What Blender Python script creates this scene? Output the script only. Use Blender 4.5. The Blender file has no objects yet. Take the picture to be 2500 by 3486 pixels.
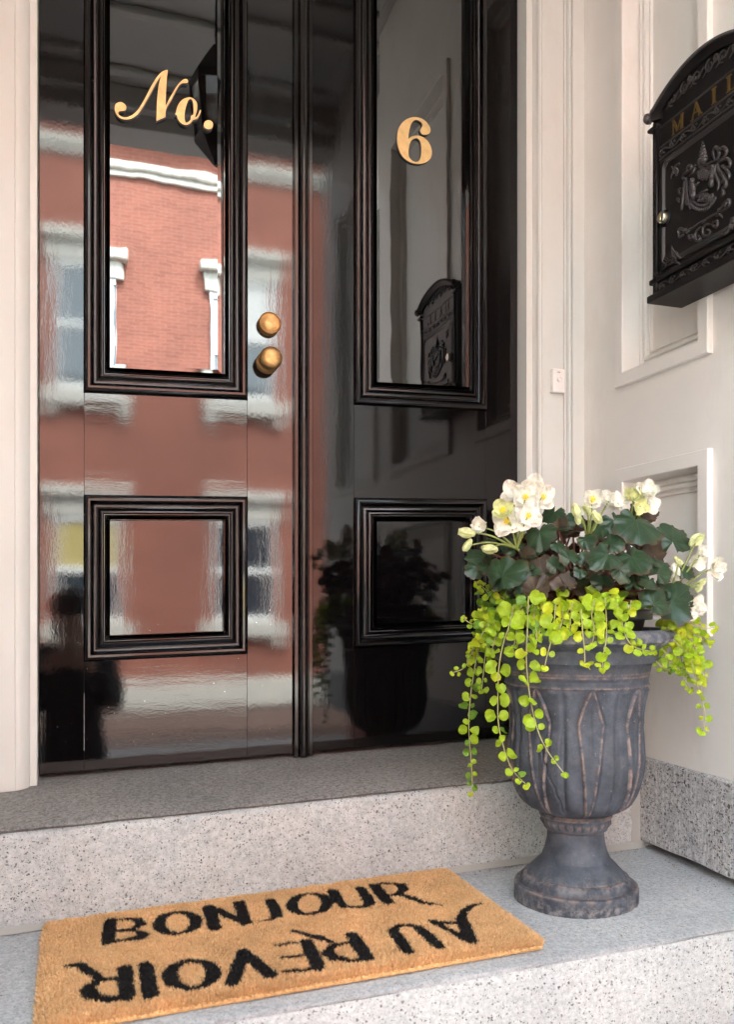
import bpy, bmesh, math, random
import numpy as np
from mathutils import Vector, Matrix, noise
from mathutils.geometry import tessellate_polygon

random.seed(7); rng = np.random.default_rng(7)
R_ = math.radians
scene = bpy.context.scene
col = scene.collection

# ------------------------------------------------------------------ camera, world, sun, exposure
ZC = 0.5957                       # camera height above the upper step
YAW = R_(18.515)
FOC, HOR, CX = 2969.3, 2035.7, 1250.0   # focal length, horizon row, centre column of the 2500x3486 photograph
cam = bpy.data.cameras.new('camera'); cam_o = bpy.data.objects.new('camera', cam); col.objects.link(cam_o)
cam_o.location = (0, -2.0, ZC); cam_o.rotation_euler = (R_(90), 0, -YAW)
cam.sensor_fit = 'VERTICAL'; cam.sensor_height = 36.0; cam.sensor_width = 36.0
cam.lens = 36.0 * FOC / 3486.0
cam.shift_y = (HOR - 1743.0) / 3486.0
cam.clip_start = 0.02; cam.clip_end = 500
cam.dof.use_dof = True; cam.dof.focus_distance = 1.85; cam.dof.aperture_fstop = 5.0
scene.camera = cam_o

SUN_EL, SUN_AZ = R_(54), R_(14)   # the sun stands behind the house and lights the street and the facade opposite
world = bpy.data.worlds.new('World'); scene.world = world; world.use_nodes = True
wn = world.node_tree; bg = wn.nodes['Background']
sky = wn.nodes.new('ShaderNodeTexSky'); sky.sky_type = 'NISHITA'; sky.sun_disc = False
sky.sun_elevation = SUN_EL; sky.sun_rotation = SUN_AZ; sky.dust_density = 2.0; sky.air_density = 1.0; sky.ozone_density = 0.7
hz = wn.nodes.new('ShaderNodeHueSaturation'); hz.inputs['Saturation'].default_value = .45   # a hazy, whitish sky
wn.links.new(sky.outputs[0], hz.inputs['Color']); 
tint = wn.nodes.new('ShaderNodeMix'); tint.data_type = 'RGBA'; tint.blend_type = 'MULTIPLY'; tint.inputs[0].default_value = 1.0
tint.inputs[7].default_value = (.90, 1.0, .96, 1)
wn.links.new(hz.outputs[0], tint.inputs[6]); wn.links.new(tint.outputs[2], bg.inputs[0]); bg.inputs[1].default_value = 0.15
sun = bpy.data.lights.new('sun', 'SUN'); sun.energy = 1.0; sun.angle = R_(12); sun.color = (1, .97, .93)
sun_o = bpy.data.objects.new('sun', sun); col.objects.link(sun_o)
sd = Vector((math.sin(SUN_AZ)*math.cos(SUN_EL), math.cos(SUN_AZ)*math.cos(SUN_EL), math.sin(SUN_EL)))
sun_o.rotation_euler = sd.to_track_quat('Z', 'Y').to_euler(); sun_o.location = (0, 6, 12)
vs = scene.view_settings; vs.view_transform = 'Standard'; vs.look = 'None'; vs.exposure = 4.80; vs.gamma = 1
cy = scene.cycles; cy.max_bounces = 12; cy.diffuse_bounces = 7; cy.glossy_bounces = 5; cy.transmission_bounces = 6
cy.sample_clamp_indirect = 12; cy.caustics_reflective = False; cy.caustics_refractive = False
cy.use_denoising = True

# ------------------------------------------------------------------ measuring helpers
SETTLE = 0.0258                   # the old house has settled: door, threshold and steps climb to the right
C0 = np.array([0, -2.0, ZC])
FW = np.array([math.sin(YAW), math.cos(YAW), 0]); RT = np.array([math.cos(YAW), -math.sin(YAW), 0])
def ray(x, y): return FW + RT*(x-CX)/FOC + np.array([0, 0, 1.])*(HOR-y)/FOC
def Yp(x, y, Y): r = ray(x, y); return C0 + r*((Y-C0[1])/r[1])
def Xp(x, y, X): r = ray(x, y); return C0 + r*(X/r[0])
def Zp(x, y, z0): r = ray(x, y); t = (z0-ZC)/(r[2]-SETTLE*r[0]); return C0 + r*t
def Dp(x, y, d): return C0 + ray(x, y)*d
def st(z, x): return z + SETTLE*x

# ------------------------------------------------------------------ mesh helpers
class MB:
    def __init__(self): self.v = []; self.f = []; self.m = []; self.uv = []; self.flat = set()
    def add(self, vs, fs, mat=0, uv=None):
        b = len(self.v); self.v += [tuple(p) for p in vs]; self.f += [tuple(i+b for i in f) for f in fs]
        self.m += [mat]*len(fs); self.uv += (uv if uv else [(0, 0)]*len(vs)); return b
    def box(self, x0, x1, y0, y1, z0, z1, mat=0, bev=0.0):
        x0, x1 = min(x0, x1), max(x0, x1); y0, y1 = min(y0, y1), max(y0, y1)
        if bev <= 0:
            v = [(x, y, z) for z in (z0, z1) for y in (y0, y1) for x in (x0, x1)]
            self.add(v, [(0, 2, 3, 1), (4, 5, 7, 6), (0, 1, 5, 4), (1, 3, 7, 5), (3, 2, 6, 7), (2, 0, 4, 6)], mat)
        else:
            bm = bmesh.new(); bmesh.ops.create_cube(bm, size=1)
            for p in bm.verts: p.co = ((x0+x1)/2+p.co.x*(x1-x0), (y0+y1)/2+p.co.y*(y1-y0), (z0+z1)/2+p.co.z*(z1-z0))
            bmesh.ops.bevel(bm, geom=bm.edges[:], offset=bev, segments=3, profile=.5, affect='EDGES')
            bm.verts.index_update(); bm.normal_update(); self.flat |= {len(self.f)+i for i, f in enumerate(bm.faces) if max(abs(c) for c in f.normal) > .9995}; self.add([p.co[:] for p in bm.verts], [[q.index for q in f.verts] for f in bm.faces], mat); bm.free()
    def loft(self, rings, mat=0, closed=True, cap=True):
        n = len(rings[0]); vs = [p for r in rings for p in r]; fs = []
        for i in range(len(rings)-1):
            for j in range(n if closed else n-1):
                k = (j+1) % n; fs.append((i*n+j, i*n+k, (i+1)*n+k, (i+1)*n+j))
        if cap and closed: fs += [tuple(range(n-1, -1, -1)), tuple(range((len(rings)-1)*n, len(rings)*n))]
        self.add(vs, fs, mat)
    def tube(self, pts, r, seg=6, mat=0, cap=True):
        pts = [Vector(p) for p in pts]; rings = []; up = None
        for i, p in enumerate(pts):
            t = (pts[min(i+1, len(pts)-1)]-pts[max(i-1, 0)])
            if t.length < 1e-9: t = Vector((0, 0, 1))
            t.normalize()
            if up is None: up = t.orthogonal().normalized()
            else:
                up = up - t*up.dot(t)
                up = up.normalized() if up.length > 1e-6 else t.orthogonal().normalized()
            s = t.cross(up); rr = r(i/(len(pts)-1)) if callable(r) else r
            rings.append([p+(up*math.cos(a)+s*math.sin(a))*rr for a in [2*math.pi*k/seg for k in range(seg)]])
        self.loft(rings, mat, True, cap)
    def ball(self, c, r, mat=0, seg=8, rings=5):
        c = Vector(c); rr = r if isinstance(r, (tuple, list)) else (r, r, r); vs = []; fs = []
        for i in range(rings+1):
            a = math.pi*i/rings
            for j in range(seg):
                b = 2*math.pi*j/seg; vs.append((c.x+rr[0]*math.sin(a)*math.cos(b), c.y+rr[1]*math.sin(a)*math.sin(b), c.z+rr[2]*math.cos(a)))
        for i in range(rings):
            for j in range(seg): k = (j+1) % seg; fs.append((i*seg+j, (i+1)*seg+j, (i+1)*seg+k, i*seg+k))
        self.add(vs, fs, mat)
    def lathe(self, prof, c, axis='z', seg=48, mat=0):
        c = Vector(c); rings = []
        for r, h in prof:
            ring = []
            for k in range(seg):
                a = 2*math.pi*k/seg
                if axis == 'z': ring.append(c+Vector((r*math.cos(a), r*math.sin(a), h)))
                elif axis == '-y': ring.append(c+Vector((r*math.cos(a), -h, r*math.sin(a))))
                else: ring.append(c+Vector((-h, -r*math.cos(a), r*math.sin(a))))
            rings.append(ring)
        self.loft(rings, mat)
    def poly(self, outer, holes, place, depth, mat=0, side=1):
        """flat letter: outlines in 2-D, place(x, y, d) -> 3-D"""
        loops = [outer]+holes; tri = tessellate_polygon([[Vector((x, y, 0)) for x, y in l] for l in loops]); flat = [p for l in loops for p in l]; n = len(flat)
        self.add([place(x, y, depth) for x, y in flat], [tuple(t) for t in tri], mat)
        b = 0; vs = [place(x, y, depth-1e-5) for x, y in flat]+[place(x, y, 0) for x, y in flat]; fs = []
        for l in loops:
            for i in range(len(l)): j = (i+1) % len(l); fs.append((b+i, b+j, n+b+j, n+b+i))
            b += len(l)
        self.add(vs, fs, side)
    def settle(self):
        self.v = [(x, y, z+SETTLE*x) for x, y, z in self.v]; return self

def link(name, me, parent=None, loc=None):
    o = bpy.data.objects.new(name, me); col.objects.link(o)
    if parent is not None: o.parent = parent
    if loc is not None: o.location = loc
    return o
def wloc(o):
    v = Vector((0, 0, 0))
    while o is not None: v = v + o.location; o = o.parent
    return v
def obj(name, mb, mats, parent=None, smooth=True, ang=40, recalc=True, uv=False):
    """one mesh object, modelled in world coordinates, its origin at its own base (or its parent's)"""
    me = bpy.data.meshes.new(name)
    vs = np.array(mb.v, dtype=float)
    if parent is not None: off = np.array(wloc(parent)); loc = (0, 0, 0)
    else:
        off = np.array([(vs[:, 0].min()+vs[:, 0].max())/2, (vs[:, 1].min()+vs[:, 1].max())/2, vs[:, 2].min()]); loc = tuple(off)
    me.from_pydata((vs-off).tolist(), [], mb.f)
    for m in (mats if isinstance(mats, (list, tuple)) else [mats]): me.materials.append(m)
    me.polygons.foreach_set('material_index', mb.m)
    if uv:
        l = me.uv_layers.new(name='leaf'); idx = np.empty(len(me.loops), dtype=np.int32); me.loops.foreach_get('vertex_index', idx)
        l.data.foreach_set('uv', np.array(mb.uv, dtype=np.float32)[idx].ravel())
    if recalc:
        bm = bmesh.new(); bm.from_mesh(me); bmesh.ops.recalc_face_normals(bm, faces=bm.faces[:]); bm.to_mesh(me); bm.free()
    if smooth:
        me.polygons.foreach_set('use_smooth', [True]*len(me.polygons))
        if ang: me.set_sharp_from_angle(angle=R_(ang))
        if mb.flat: me.polygons.foreach_set('use_smooth', [i not in mb.flat for i in range(len(me.polygons))])
    me.update()
    return link(name, me, parent, loc)
def tag(o, label=None, cat=None, group=None, kind=None):
    for k, v in (('label', label), ('category', cat), ('group', group), ('kind', kind)):
        if v: o[k] = v
    return o
def thing(name, loc, label, cat, group=None):
    o = bpy.data.objects.new(name, None); col.objects.link(o); o.location = loc; o.empty_display_size = .05
    return tag(o, label, cat, group)
def smoothpts(pts, n=6, closed=False):
    P = [Vector(p) for p in pts]; out = []; N = len(P)
    for i in range(N if closed else N-1):
        if closed: a, b, c, d = P[(i-1) % N], P[i], P[(i+1) % N], P[(i+2) % N]
        else: a, b, c, d = P[max(i-1, 0)], P[i], P[i+1], P[min(i+2, N-1)]
        for k in range(n):
            t = k/n; out.append(.5*((2*b)+(c-a)*t+(2*a-5*b+4*c-d)*t*t+(3*b-a-3*c+d)*t**3))
    if not closed: out.append(P[-1])
    return out

# ------------------------------------------------------------------ materials
def mat(name, rough=.5, base=(.5, .5, .5), metal=0.0, ior=1.45, spec=.5):
    m = bpy.data.materials.new(name); m.use_nodes = True; b = m.node_tree.nodes['Principled BSDF']
    b.inputs['Base Color'].default_value = (*base, 1); b.inputs['Roughness'].default_value = rough
    b.inputs['Metallic'].default_value = metal; b.inputs['IOR'].default_value = ior; b.inputs['Specular IOR Level'].default_value = spec
    return m, m.node_tree, b
def N(nt, t, **kw):
    n = nt.nodes.new(t)
    for k, v in kw.items():
        if k in n.inputs.keys() if hasattr(n.inputs, 'keys') else False: n.inputs[k].default_value = v
        else: setattr(n, k, v)
    return n
def coords(nt, scale=(1, 1, 1), rot=(0, 0, 0)):
    tc = nt.nodes.new('ShaderNodeTexCoord'); mp = nt.nodes.new('ShaderNodeMapping'); mp.inputs['Scale'].default_value = scale
    mp.inputs['Rotation'].default_value = rot
    nt.links.new(tc.outputs['Object'], mp.inputs[0]); return mp.outputs[0]
def tnoise(nt, vec, scale, detail=3, rough=.5):
    n = nt.nodes.new('ShaderNodeTexNoise'); n.inputs['Scale'].default_value = scale; n.inputs['Detail'].default_value = detail; n.inputs['Roughness'].default_value = rough
    nt.links.new(vec, n.inputs['Vector']); return n.outputs['Fac']
def ramp(nt, fac, stops):
    r = nt.nodes.new('ShaderNodeValToRGB'); e = r.color_ramp.elements
    while len(e) < len(stops): e.new(.5)
    for k, (p, c) in enumerate(stops): e[k].position = p; e[k].color = (*c, 1) if len(c) == 3 else c
    nt.links.new(fac, r.inputs[0]); return r.outputs[0]
def mix(nt, fac, a, b, mode='MIX'):
    n = nt.nodes.new('ShaderNodeMix'); n.data_type = 'RGBA'; n.blend_type = mode
    for s, v in ((n.inputs[0], fac), (n.inputs[6], a), (n.inputs[7], b)):
        if hasattr(v, 'is_output'): nt.links.new(v, s)
        else: s.default_value = v if isinstance(v, (int, float)) else (*v, 1)
    return n.outputs[2]
def math_(nt, op, a, b=0.0, c=None):
    n = nt.nodes.new('ShaderNodeMath'); n.operation = op
    for s, v in zip(n.inputs, (a, b, c)):
        if v is None: continue
        if hasattr(v, 'is_output'): nt.links.new(v, s)
        else: s.default_value = v
    return n.outputs[0]
def bump(nt, h, bsdf, dist, strength=1.0, prev=None):
    n = nt.nodes.new('ShaderNodeBump'); n.inputs['Strength'].default_value = strength; n.inputs['Distance'].default_value = dist
    nt.links.new(h, n.inputs['Height'])
    if prev is not None: nt.links.new(prev, n.inputs['Normal'])
    nt.links.new(n.outputs[0], bsdf.inputs['Normal']); return n.outputs[0]

def paint_black(name, stretch, wave=.00011, fine=.000036, rough=.034, ior=1.64):
    m, nt, b = mat(name, rough, (.003, .0027, .003), ior=ior)
    v = coords(nt, stretch); n1 = tnoise(nt, v, 38, 2, .5)
    p = bump(nt, n1, b, wave)
    st2 = tuple(max(.38, q) for q in stretch); n2 = tnoise(nt, coords(nt, st2), 290, 3, .6); p = bump(nt, n2, b, fine, prev=p)
    sc = tnoise(nt, coords(nt, stretch), 16, 5, .65)
    nt.links.new(ramp(nt, sc, [(.35, (rough*.7,)*3), (.75, (rough*1.5,)*3)]), b.inputs['Roughness'])
    d = tnoise(nt, coords(nt), 260, 2, .7)
    nt.links.new(ramp(nt, d, [(.0, (.003, .0027, .003)), (.75, (.003, .0027, .003)), (.80, (.025, .025, .025))]), b.inputs['Base Color'])
    return m
M = {}
M['black_v'] = paint_black('black_gloss_paint_upright', (1, 1, .16))
M['black_h'] = paint_black('black_gloss_paint_across', (.16, 1, 1))
M['dimmed_v'] = paint_black('black_paint_dimmed_reflection_upright', (1, 1, .16), ior=1.43)  # same black paint, its reflections weakened to darken the right leaf
M['dimmed_h'] = paint_black('black_paint_dimmed_reflection_across', (.16, 1, 1), ior=1.43)
M['black_m'] = paint_black('black_gloss_paint_moulding', (.6, .6, .6), .00002, .00001, .10, 1.5)
def glass_():
    m, nt, b = mat('dark_door_glass', .012, (.003, .003, .003), ior=2.14)
    v = coords(nt, (1, 1, .55)); bump(nt, tnoise(nt, v, 10, 2, .4), b, .00024, prev=None)
    return m
M['glass'] = glass_()
def cream(name, base, rough=.42, bs=.00008):
    m, nt, b = mat(name, rough, base)
    v = coords(nt); a = tnoise(nt, v, 3.5, 4, .6); k = mix(nt, 1.0, base, ramp(nt, a, [(.3, (.93, .93, .92)), (.7, (1, 1, 1))]), 'MULTIPLY')
    s = tnoise(nt, coords(nt), 95, 2, .8); k = mix(nt, ramp(nt, s, [(.765, (0, 0, 0)), (.80, (.35, .35, .35))]), k, (.35, .27, .2))
    ch = tnoise(nt, coords(nt, (1, 1, .5)), 38, 5, .75)
    k = mix(nt, ramp(nt, ch, [(.755, (0, 0, 0)), (.775, (.55, .55, .55))]), k, (.42, .35, .28))
    gr = tnoise(nt, coords(nt, (1, 1, .35)), 7, 5, .7); k = mix(nt, ramp(nt, gr, [(.54, (0, 0, 0)), (.78, (.26, .26, .26))]), k, (.45, .41, .36))
    nt.links.new(k, b.inputs['Base Color'])
    p = bump(nt, tnoise(nt, coords(nt, (1, 1, .10)), 130, 3, .6), b, bs*2.2); bump(nt, tnoise(nt, coords(nt), 14, 3, .5), b, bs*5, prev=p); return m
M['cream'] = cream('cream_paint', (.66, .68, .645))
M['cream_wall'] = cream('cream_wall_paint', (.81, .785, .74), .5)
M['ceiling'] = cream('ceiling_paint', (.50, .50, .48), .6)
def granite(name, lo, hi, speck, thr, dens, bumpd=.0006, sc=1.0, tool=False, rough=.8, brown=0):
    m, nt, b = mat(name, rough, hi)
    v = coords(nt)
    g = math_(nt, 'MULTIPLY_ADD', tnoise(nt, v, 115*sc, 3, .7), .6, math_(nt, 'MULTIPLY', tnoise(nt, v, 260*sc, 3, .7), .4)); big = tnoise(nt, v, 5, 3, .6)
    c = ramp(nt, g, [(.38, lo), (.60, hi)])
    c = mix(nt, 1.0, c, ramp(nt, big, [(.3, (.80, .80, .81)), (.7, (1.06, 1.04, 1.02))]), 'MULTIPLY')
    big2 = tnoise(nt, v, 21, 4, .65)
    w = nt.nodes.new('ShaderNodeTexNoise'); w.inputs['Scale'].default_value = 150*sc; nt.links.new(v, w.inputs['Vector'])
    vv = mix(nt, .006/sc, v, w.outputs['Color'], 'ADD') if False else v
    for scale, th, dn in ((160*sc, thr, dens), (280*sc, thr, dens*1.25)):
        va = nt.nodes.new('ShaderNodeVectorMath'); va.operation = 'MULTIPLY_ADD'
        nt.links.new(w.outputs['Color'], va.inputs[0]); va.inputs[1].default_value = (.009, .009, .009); nt.links.new(v, va.inputs[2])
        vo = nt.nodes.new('ShaderNodeTexVoronoi'); vo.inputs['Scale'].default_value = scale; nt.links.new(va.outputs[0], vo.inputs['Vector'])
        sep = nt.nodes.new('ShaderNodeSeparateColor'); nt.links.new(vo.outputs['Color'], sep.inputs[0])
        gate = math_(nt, 'LESS_THAN', sep.outputs[0], dn)
        size = math_(nt, 'MULTIPLY_ADD', sep.outputs[1], th*.8, th*.35)
        f = math_(nt, 'MULTIPLY', math_(nt, 'LESS_THAN', vo.outputs['Distance'], size), gate)
        c = mix(nt, math_(nt, 'MULTIPLY', f, ramp(nt, big2, [(.3, (.35, .35, .35)), (.65, (.95, .95, .95))])), c, speck)
    if tool:
        sr_ = tnoise(nt, coords(nt, (1.3, 1.3, .10)), 120, 3, .6); c = mix(nt, 1.0, c, ramp(nt, sr_, [(.36, (.82, .82, .82)), (.62, (1.08, 1.08, 1.08))]), 'MULTIPLY')
    if brown:
        st_ = tnoise(nt, coords(nt, (1, 1, 1)), 9, 5, .65)
        c = mix(nt, ramp(nt, st_, [(.5, (0, 0, 0)), (.75, (brown,)*3)]), c, (.26, .19, .13))
    nt.links.new(c, b.inputs['Base Color'])
    h = tnoise(nt, coords(nt, (2.2, 2.2, .12)), 120, 2, .6) if tool else tnoise(nt, v, 170*sc, 4, .7)
    p = bump(nt, h, b, bumpd*(1.6 if tool else 1))
    bump(nt, tnoise(nt, v, 420, 2, .6), b, bumpd*.7, prev=p)
    return m
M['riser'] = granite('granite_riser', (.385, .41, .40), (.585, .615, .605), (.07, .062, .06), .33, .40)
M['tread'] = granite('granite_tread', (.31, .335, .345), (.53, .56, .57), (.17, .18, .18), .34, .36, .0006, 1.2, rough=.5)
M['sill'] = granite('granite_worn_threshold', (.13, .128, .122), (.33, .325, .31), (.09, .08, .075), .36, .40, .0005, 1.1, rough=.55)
M['plinth'] = granite('granite_tooled_plinth', (.34, .345, .345), (.66, .665, .66), (.04, .037, .037), .40, .42, .0016, .9, tool=True, rough=.85)
M['mortar'] = mat('mortar', .9, (.36, .36, .33))[0]
def brass(name, base, rough, mottled=.35):
    m, nt, b = mat(name, rough, base, metal=1.0)
    n = tnoise(nt, coords(nt), 60, 4, .65)
    nt.links.new(mix(nt, 1.0, base, ramp(nt, n, [(.3, (1-mottled,)*3), (.65, (1.05,)*3)]), 'MULTIPLY'), b.inputs['Base Color'])
    nt.links.new(ramp(nt, n, [(.3, (rough*1.4,)*3), (.7, (rough*.8,)*3)]), b.inputs['Roughness']); return m
M['brass'] = brass('aged_brass', (.56, .345, .145), .46, .3)
M['gold'] = brass('gold_letter_face', (.68, .50, .24), .42, .12)
M['gold_paint'] = mat('dull_gold_paint', .5, (.095, .058, .014), metal=.2)[0]
M['edge'] = mat('black_letter_edge', .3, (.012, .010, .008))[0]
M['lockmetal'] = brass('lock_metal', (.70, .66, .50), .3, .3)
def iron():
    m, nt, b = mat('black_cast_iron', .45, (.008, .0075, .0075), ior=1.33)
    n = tnoise(nt, coords(nt), 300, 3, .6); bump(nt, n, b, .00025)
    geo = nt.nodes.new('ShaderNodeNewGeometry')
    c = mix(nt, ramp(nt, tnoise(nt, coords(nt), 40, 4, .6), [(.45, (0, 0, 0)), (.8, (.5, .5, .5))]), (.008, .0075, .0075), (.022, .019, .018))
    nt.links.new(c, b.inputs['Base Color']); return m
M['iron'] = iron()
M['iron_worn'] = mat('rubbed_cast_iron', .38, (.042, .038, .037))[0]
M['plastic'] = mat('white_plastic', .35, (.78, .76, .73))[0]
M['dark'] = mat('dark_gap', .9, (.004, .004, .004))[0]
M['blackpot'] = mat('black_nursery_pot', .32, (.014, .014, .015))[0]
M['soil'] = mat('potting_soil', .95, (.02, .014, .01))[0]

def leafmat(name, face, back, vein, rough=.38, trans=.25, nveins=7, edge=None):
    m, nt, b = mat(name, rough, face)
    uv = nt.nodes.new('ShaderNodeUVMap'); uv.uv_map = 'leaf'; sp = nt.nodes.new('ShaderNodeSeparateXYZ'); nt.links.new(uv.outputs[0], sp.inputs[0])
    t = math_(nt, 'MULTIPLY', sp.outputs[0], nveins); fr = math_(nt, 'ABSOLUTE', math_(nt, 'SUBTRACT', math_(nt, 'FRACT', t), .5))
    line = math_(nt, 'LESS_THAN', math_(nt, 'MULTIPLY', fr, math_(nt, 'ADD', sp.outputs[1], .12)), .026)
    nz = tnoise(nt, coords(nt), 55, 4, .6)
    c = mix(nt, 1.0, face, ramp(nt, nz, [(.3, (.68, .70, .66)), (.7, (1.35, 1.3, 1.3))]), 'MULTIPLY')
    ob = nt.nodes.new('ShaderNodeTexNoise'); ob.inputs['Scale'].default_value = 14; nt.links.new(coords(nt), ob.inputs['Vector'])
    c = mix(nt, math_(nt, 'MULTIPLY', line, .6), c, vein)
    if edge: c = mix(nt, math_(nt, 'MULTIPLY', ramp(nt, sp.outputs[1], [(.86, (0, 0, 0)), (1.0, (1, 1, 1))]), ramp(nt, ob.outputs['Fac'], [(.4, (0, 0, 0)), (.65, (.8, .8, .8))])), c, edge)
    geo = nt.nodes.new('ShaderNodeNewGeometry')
    cb = mix(nt, math_(nt, 'MULTIPLY', line, .5), mix(nt, 1.0, back, ramp(nt, nz, [(.3, (.7, .7, .7)), (.7, (1.3, 1.3, 1.3))]), 'MULTIPLY'), (back[0]*1.6, back[1]*1.6, back[2]*1.3))
    c = mix(nt, geo.outputs['Backfacing'], c, cb)
    nt.links.new(c, b.inputs['Base Color'])
    hh = math_(nt, 'MULTIPLY', fr, 2.0); p = bump(nt, hh, b, .0008, .25); bump(nt, tnoise(nt, coords(nt), 420, 2, .6), b, .0003, prev=p)
    tr = nt.nodes.new('ShaderNodeBsdfTranslucent'); nt.links.new(c, tr.inputs[0])
    mx = nt.nodes.new('ShaderNodeMixShader'); mx.inputs[0].default_value = trans
    out = nt.nodes['Material Output']; nt.links.new(b.outputs[0], mx.inputs[1]); nt.links.new(tr.outputs[0], mx.inputs[2]); nt.links.new(mx.outputs[0], out.inputs[0])
    return m
M['beg'] = leafmat('begonia_leaf', (.021, .050, .022), (.10, .042, .03), (.05, .105, .04), .32, .10, 7, (.12, .035, .025))
M['beg_b'] = leafmat('begonia_leaf_bronze', (.050, .036, .022), (.12, .045, .035), (.11, .08, .04), .4, .15)
M['lime'] = leafmat('creeping_leaf_lime', (.36, .54, .022), (.38, .54, .04), (.46, .62, .08), .42, .35, 5)
M['lime_y'] = leafmat('creeping_leaf_yellow', (.52, .62, .022), (.52, .60, .04), (.60, .68, .09), .42, .35, 5)
M['lime_g'] = leafmat('creeping_leaf_green', (.16, .32, .028), (.2, .34, .05), (.26, .42, .08), .42, .3, 5)
M['petal'] = leafmat('white_begonia_petal', (.86, .86, .79), (.85, .85, .74), (.80, .80, .64), .5, .28, 9)
M['petal_g'] = leafmat('greenish_bud_petal', (.74, .78, .42), (.72, .77, .42), (.66, .74, .36), .5, .35, 7)
M['stamen'] = mat('yellow_stamen', .6, (.88, .68, .02))[0]
M['stem_lime'] = mat('pale_trailing_stem', .5, (.42, .40, .16))[0]
M['stem_red'] = mat('reddish_begonia_stem', .4, (.15, .05, .03))[0]
M['stem_green'] = mat('green_flower_stalk', .45, (.22, .27, .07))[0]
def urnmat():
    m, nt, b = mat('weathered_charcoal_urn', .62, (.07, .07, .075))
    v = coords(nt); n1 = tnoise(nt, v, 22, 5, .65); n2 = tnoise(nt, v, 160, 3, .7); n3 = tnoise(nt, v, 60, 5, .7)
    c = ramp(nt, n1, [(.28, (.028, .035, .045)), (.5, (.054, .066, .084)), (.75, (.092, .109, .135))])
    at = nt.nodes.new('ShaderNodeAttribute'); at.attribute_name = 'worn'
    wf = math_(nt, 'MULTIPLY', at.outputs['Fac'], ramp(nt, n3, [(.40, (0, 0, 0)), (.58, (.95, .95, .95))]))
    c = mix(nt, wf, c, (.30, .215, .175))
    c = mix(nt, ramp(nt, n2, [(.66, (0, 0, 0)), (.73, (.6, .6, .6))]), c, (.34, .34, .35))
    ds = nt.nodes.new('ShaderNodeAttribute'); ds.attribute_name = 'dusty'
    c = mix(nt, math_(nt, 'MULTIPLY', ds.outputs['Fac'], ramp(nt, n3, [(.44, (0, 0, 0)), (.62, (.8, .8, .8))])), c, (.26, .245, .24))
    nt.links.new(c, b.inputs['Base Color'])
    p = bump(nt, n2, b, .0006); bump(nt, n1, b, .002, .5, prev=p); return m
M['urn'] = urnmat()
def coir(name, a, b_):
    m, nt, b = mat(name, .85, a)
    n = tnoise(nt, coords(nt), 260, 2, .7); n2 = tnoise(nt, coords(nt), 12, 3, .6)
    c = ramp(nt, n, [(.3, a), (.72, b_)]); c = mix(nt, 1.0, c, ramp(nt, n2, [(.3, (.85, .83, .8)), (.7, (1.1, 1.1, 1.1))]), 'MULTIPLY')
    nt.links.new(c, b.inputs['Base Color']); return m
M['coir'] = coir('coir_fibre', (.70, .41, .17), (.90, .67, .38))
M['coir_edge'] = coir('coir_edge_braid', (.52, .28, .10), (.70, .46, .22))
M['coir_black'] = coir('coir_fibre_dyed_black', (.006, .0055, .0055), (.020, .018, .017))
def brickmat():
    m, nt, b = mat('red_brick_wall', .8, (.4, .12, .08))
    v = coords(nt, (1, 1, 1), (R_(90), 0, 0)); w = tnoise(nt, coords(nt), 6, 2, .5)
    br = nt.nodes.new('ShaderNodeTexBrick'); nt.links.new(v, br.inputs['Vector'])
    br.inputs['Scale'].default_value = 1; br.inputs['Brick Width'].default_value = .19; br.inputs['Row Height'].default_value = .055
    br.inputs['Mortar Size'].default_value = .0035; br.inputs['Mortar Smooth'].default_value = .3; br.inputs['Bias'].default_value = -.2
    br.inputs['Color1'].default_value = (.31, .105, .072, 1); br.inputs['Color2'].default_value = (.25, .080, .055, 1); br.inputs['Mortar'].default_value = (.38, .24, .20, 1)
    n = tnoise(nt, coords(nt), 1.3, 4, .6)
    c = mix(nt, 1.0, br.outputs['Color'], ramp(nt, n, [(.3, (.85, .85, .85)), (.7, (1.1, 1.08, 1.05))]), 'MULTIPLY')
    nt.links.new(c, b.inputs['Base Color']); return m
M['brick'] = brickmat()
M['stone'] = granite('pale_dressed_stone', (.55, .53, .48), (.68, .66, .60), (.4, .38, .35), .3, .2, .001, .2)
M['render'] = cream('added_house_render', (.66, .66, .65), .8)
M['white'] = mat('white_window_paint', .45, (.78, .78, .76))[0]
M['winglass'] = mat('street_window_glass', .03, (.03, .045, .06), ior=2.3)[0]
M['shade'] = mat('yellow_window_shade', .8, (.5, .40, .16))[0]
M['asphalt'] = granite('asphalt_road', (.09, .09, .093), (.13, .13, .135), (.02, .02, .02), .3, .3, .002, .3)
M['pavement'] = granite('concrete_pavement', (.38, .37, .35), (.47, .46, .44), (.3, .3, .3), .3, .2, .001, .3)
M['brickpave'] = granite('brick_pavement', (.10, .065, .055), (.17, .105, .085), (.05, .04, .04), .3, .2, .001, .2)
M['cloth'] = mat('dark_clothing', .9, (.012, .012, .014))[0]
M['skin'] = mat('skin', .55, (.48, .28, .2))[0]
M['hair'] = mat('dark_brown_hair', .6, (.02, .013, .009))[0]
M['lampglass'] = mat('clear_lantern_glass', .05, (.55, .56, .55), ior=1.5)[0]
M['lampglass'].node_tree.nodes['Principled BSDF'].inputs['Transmission Weight'].default_value = .9
M['roof'] = mat('slate_roof', .7, (.07, .07, .075))[0]

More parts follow.
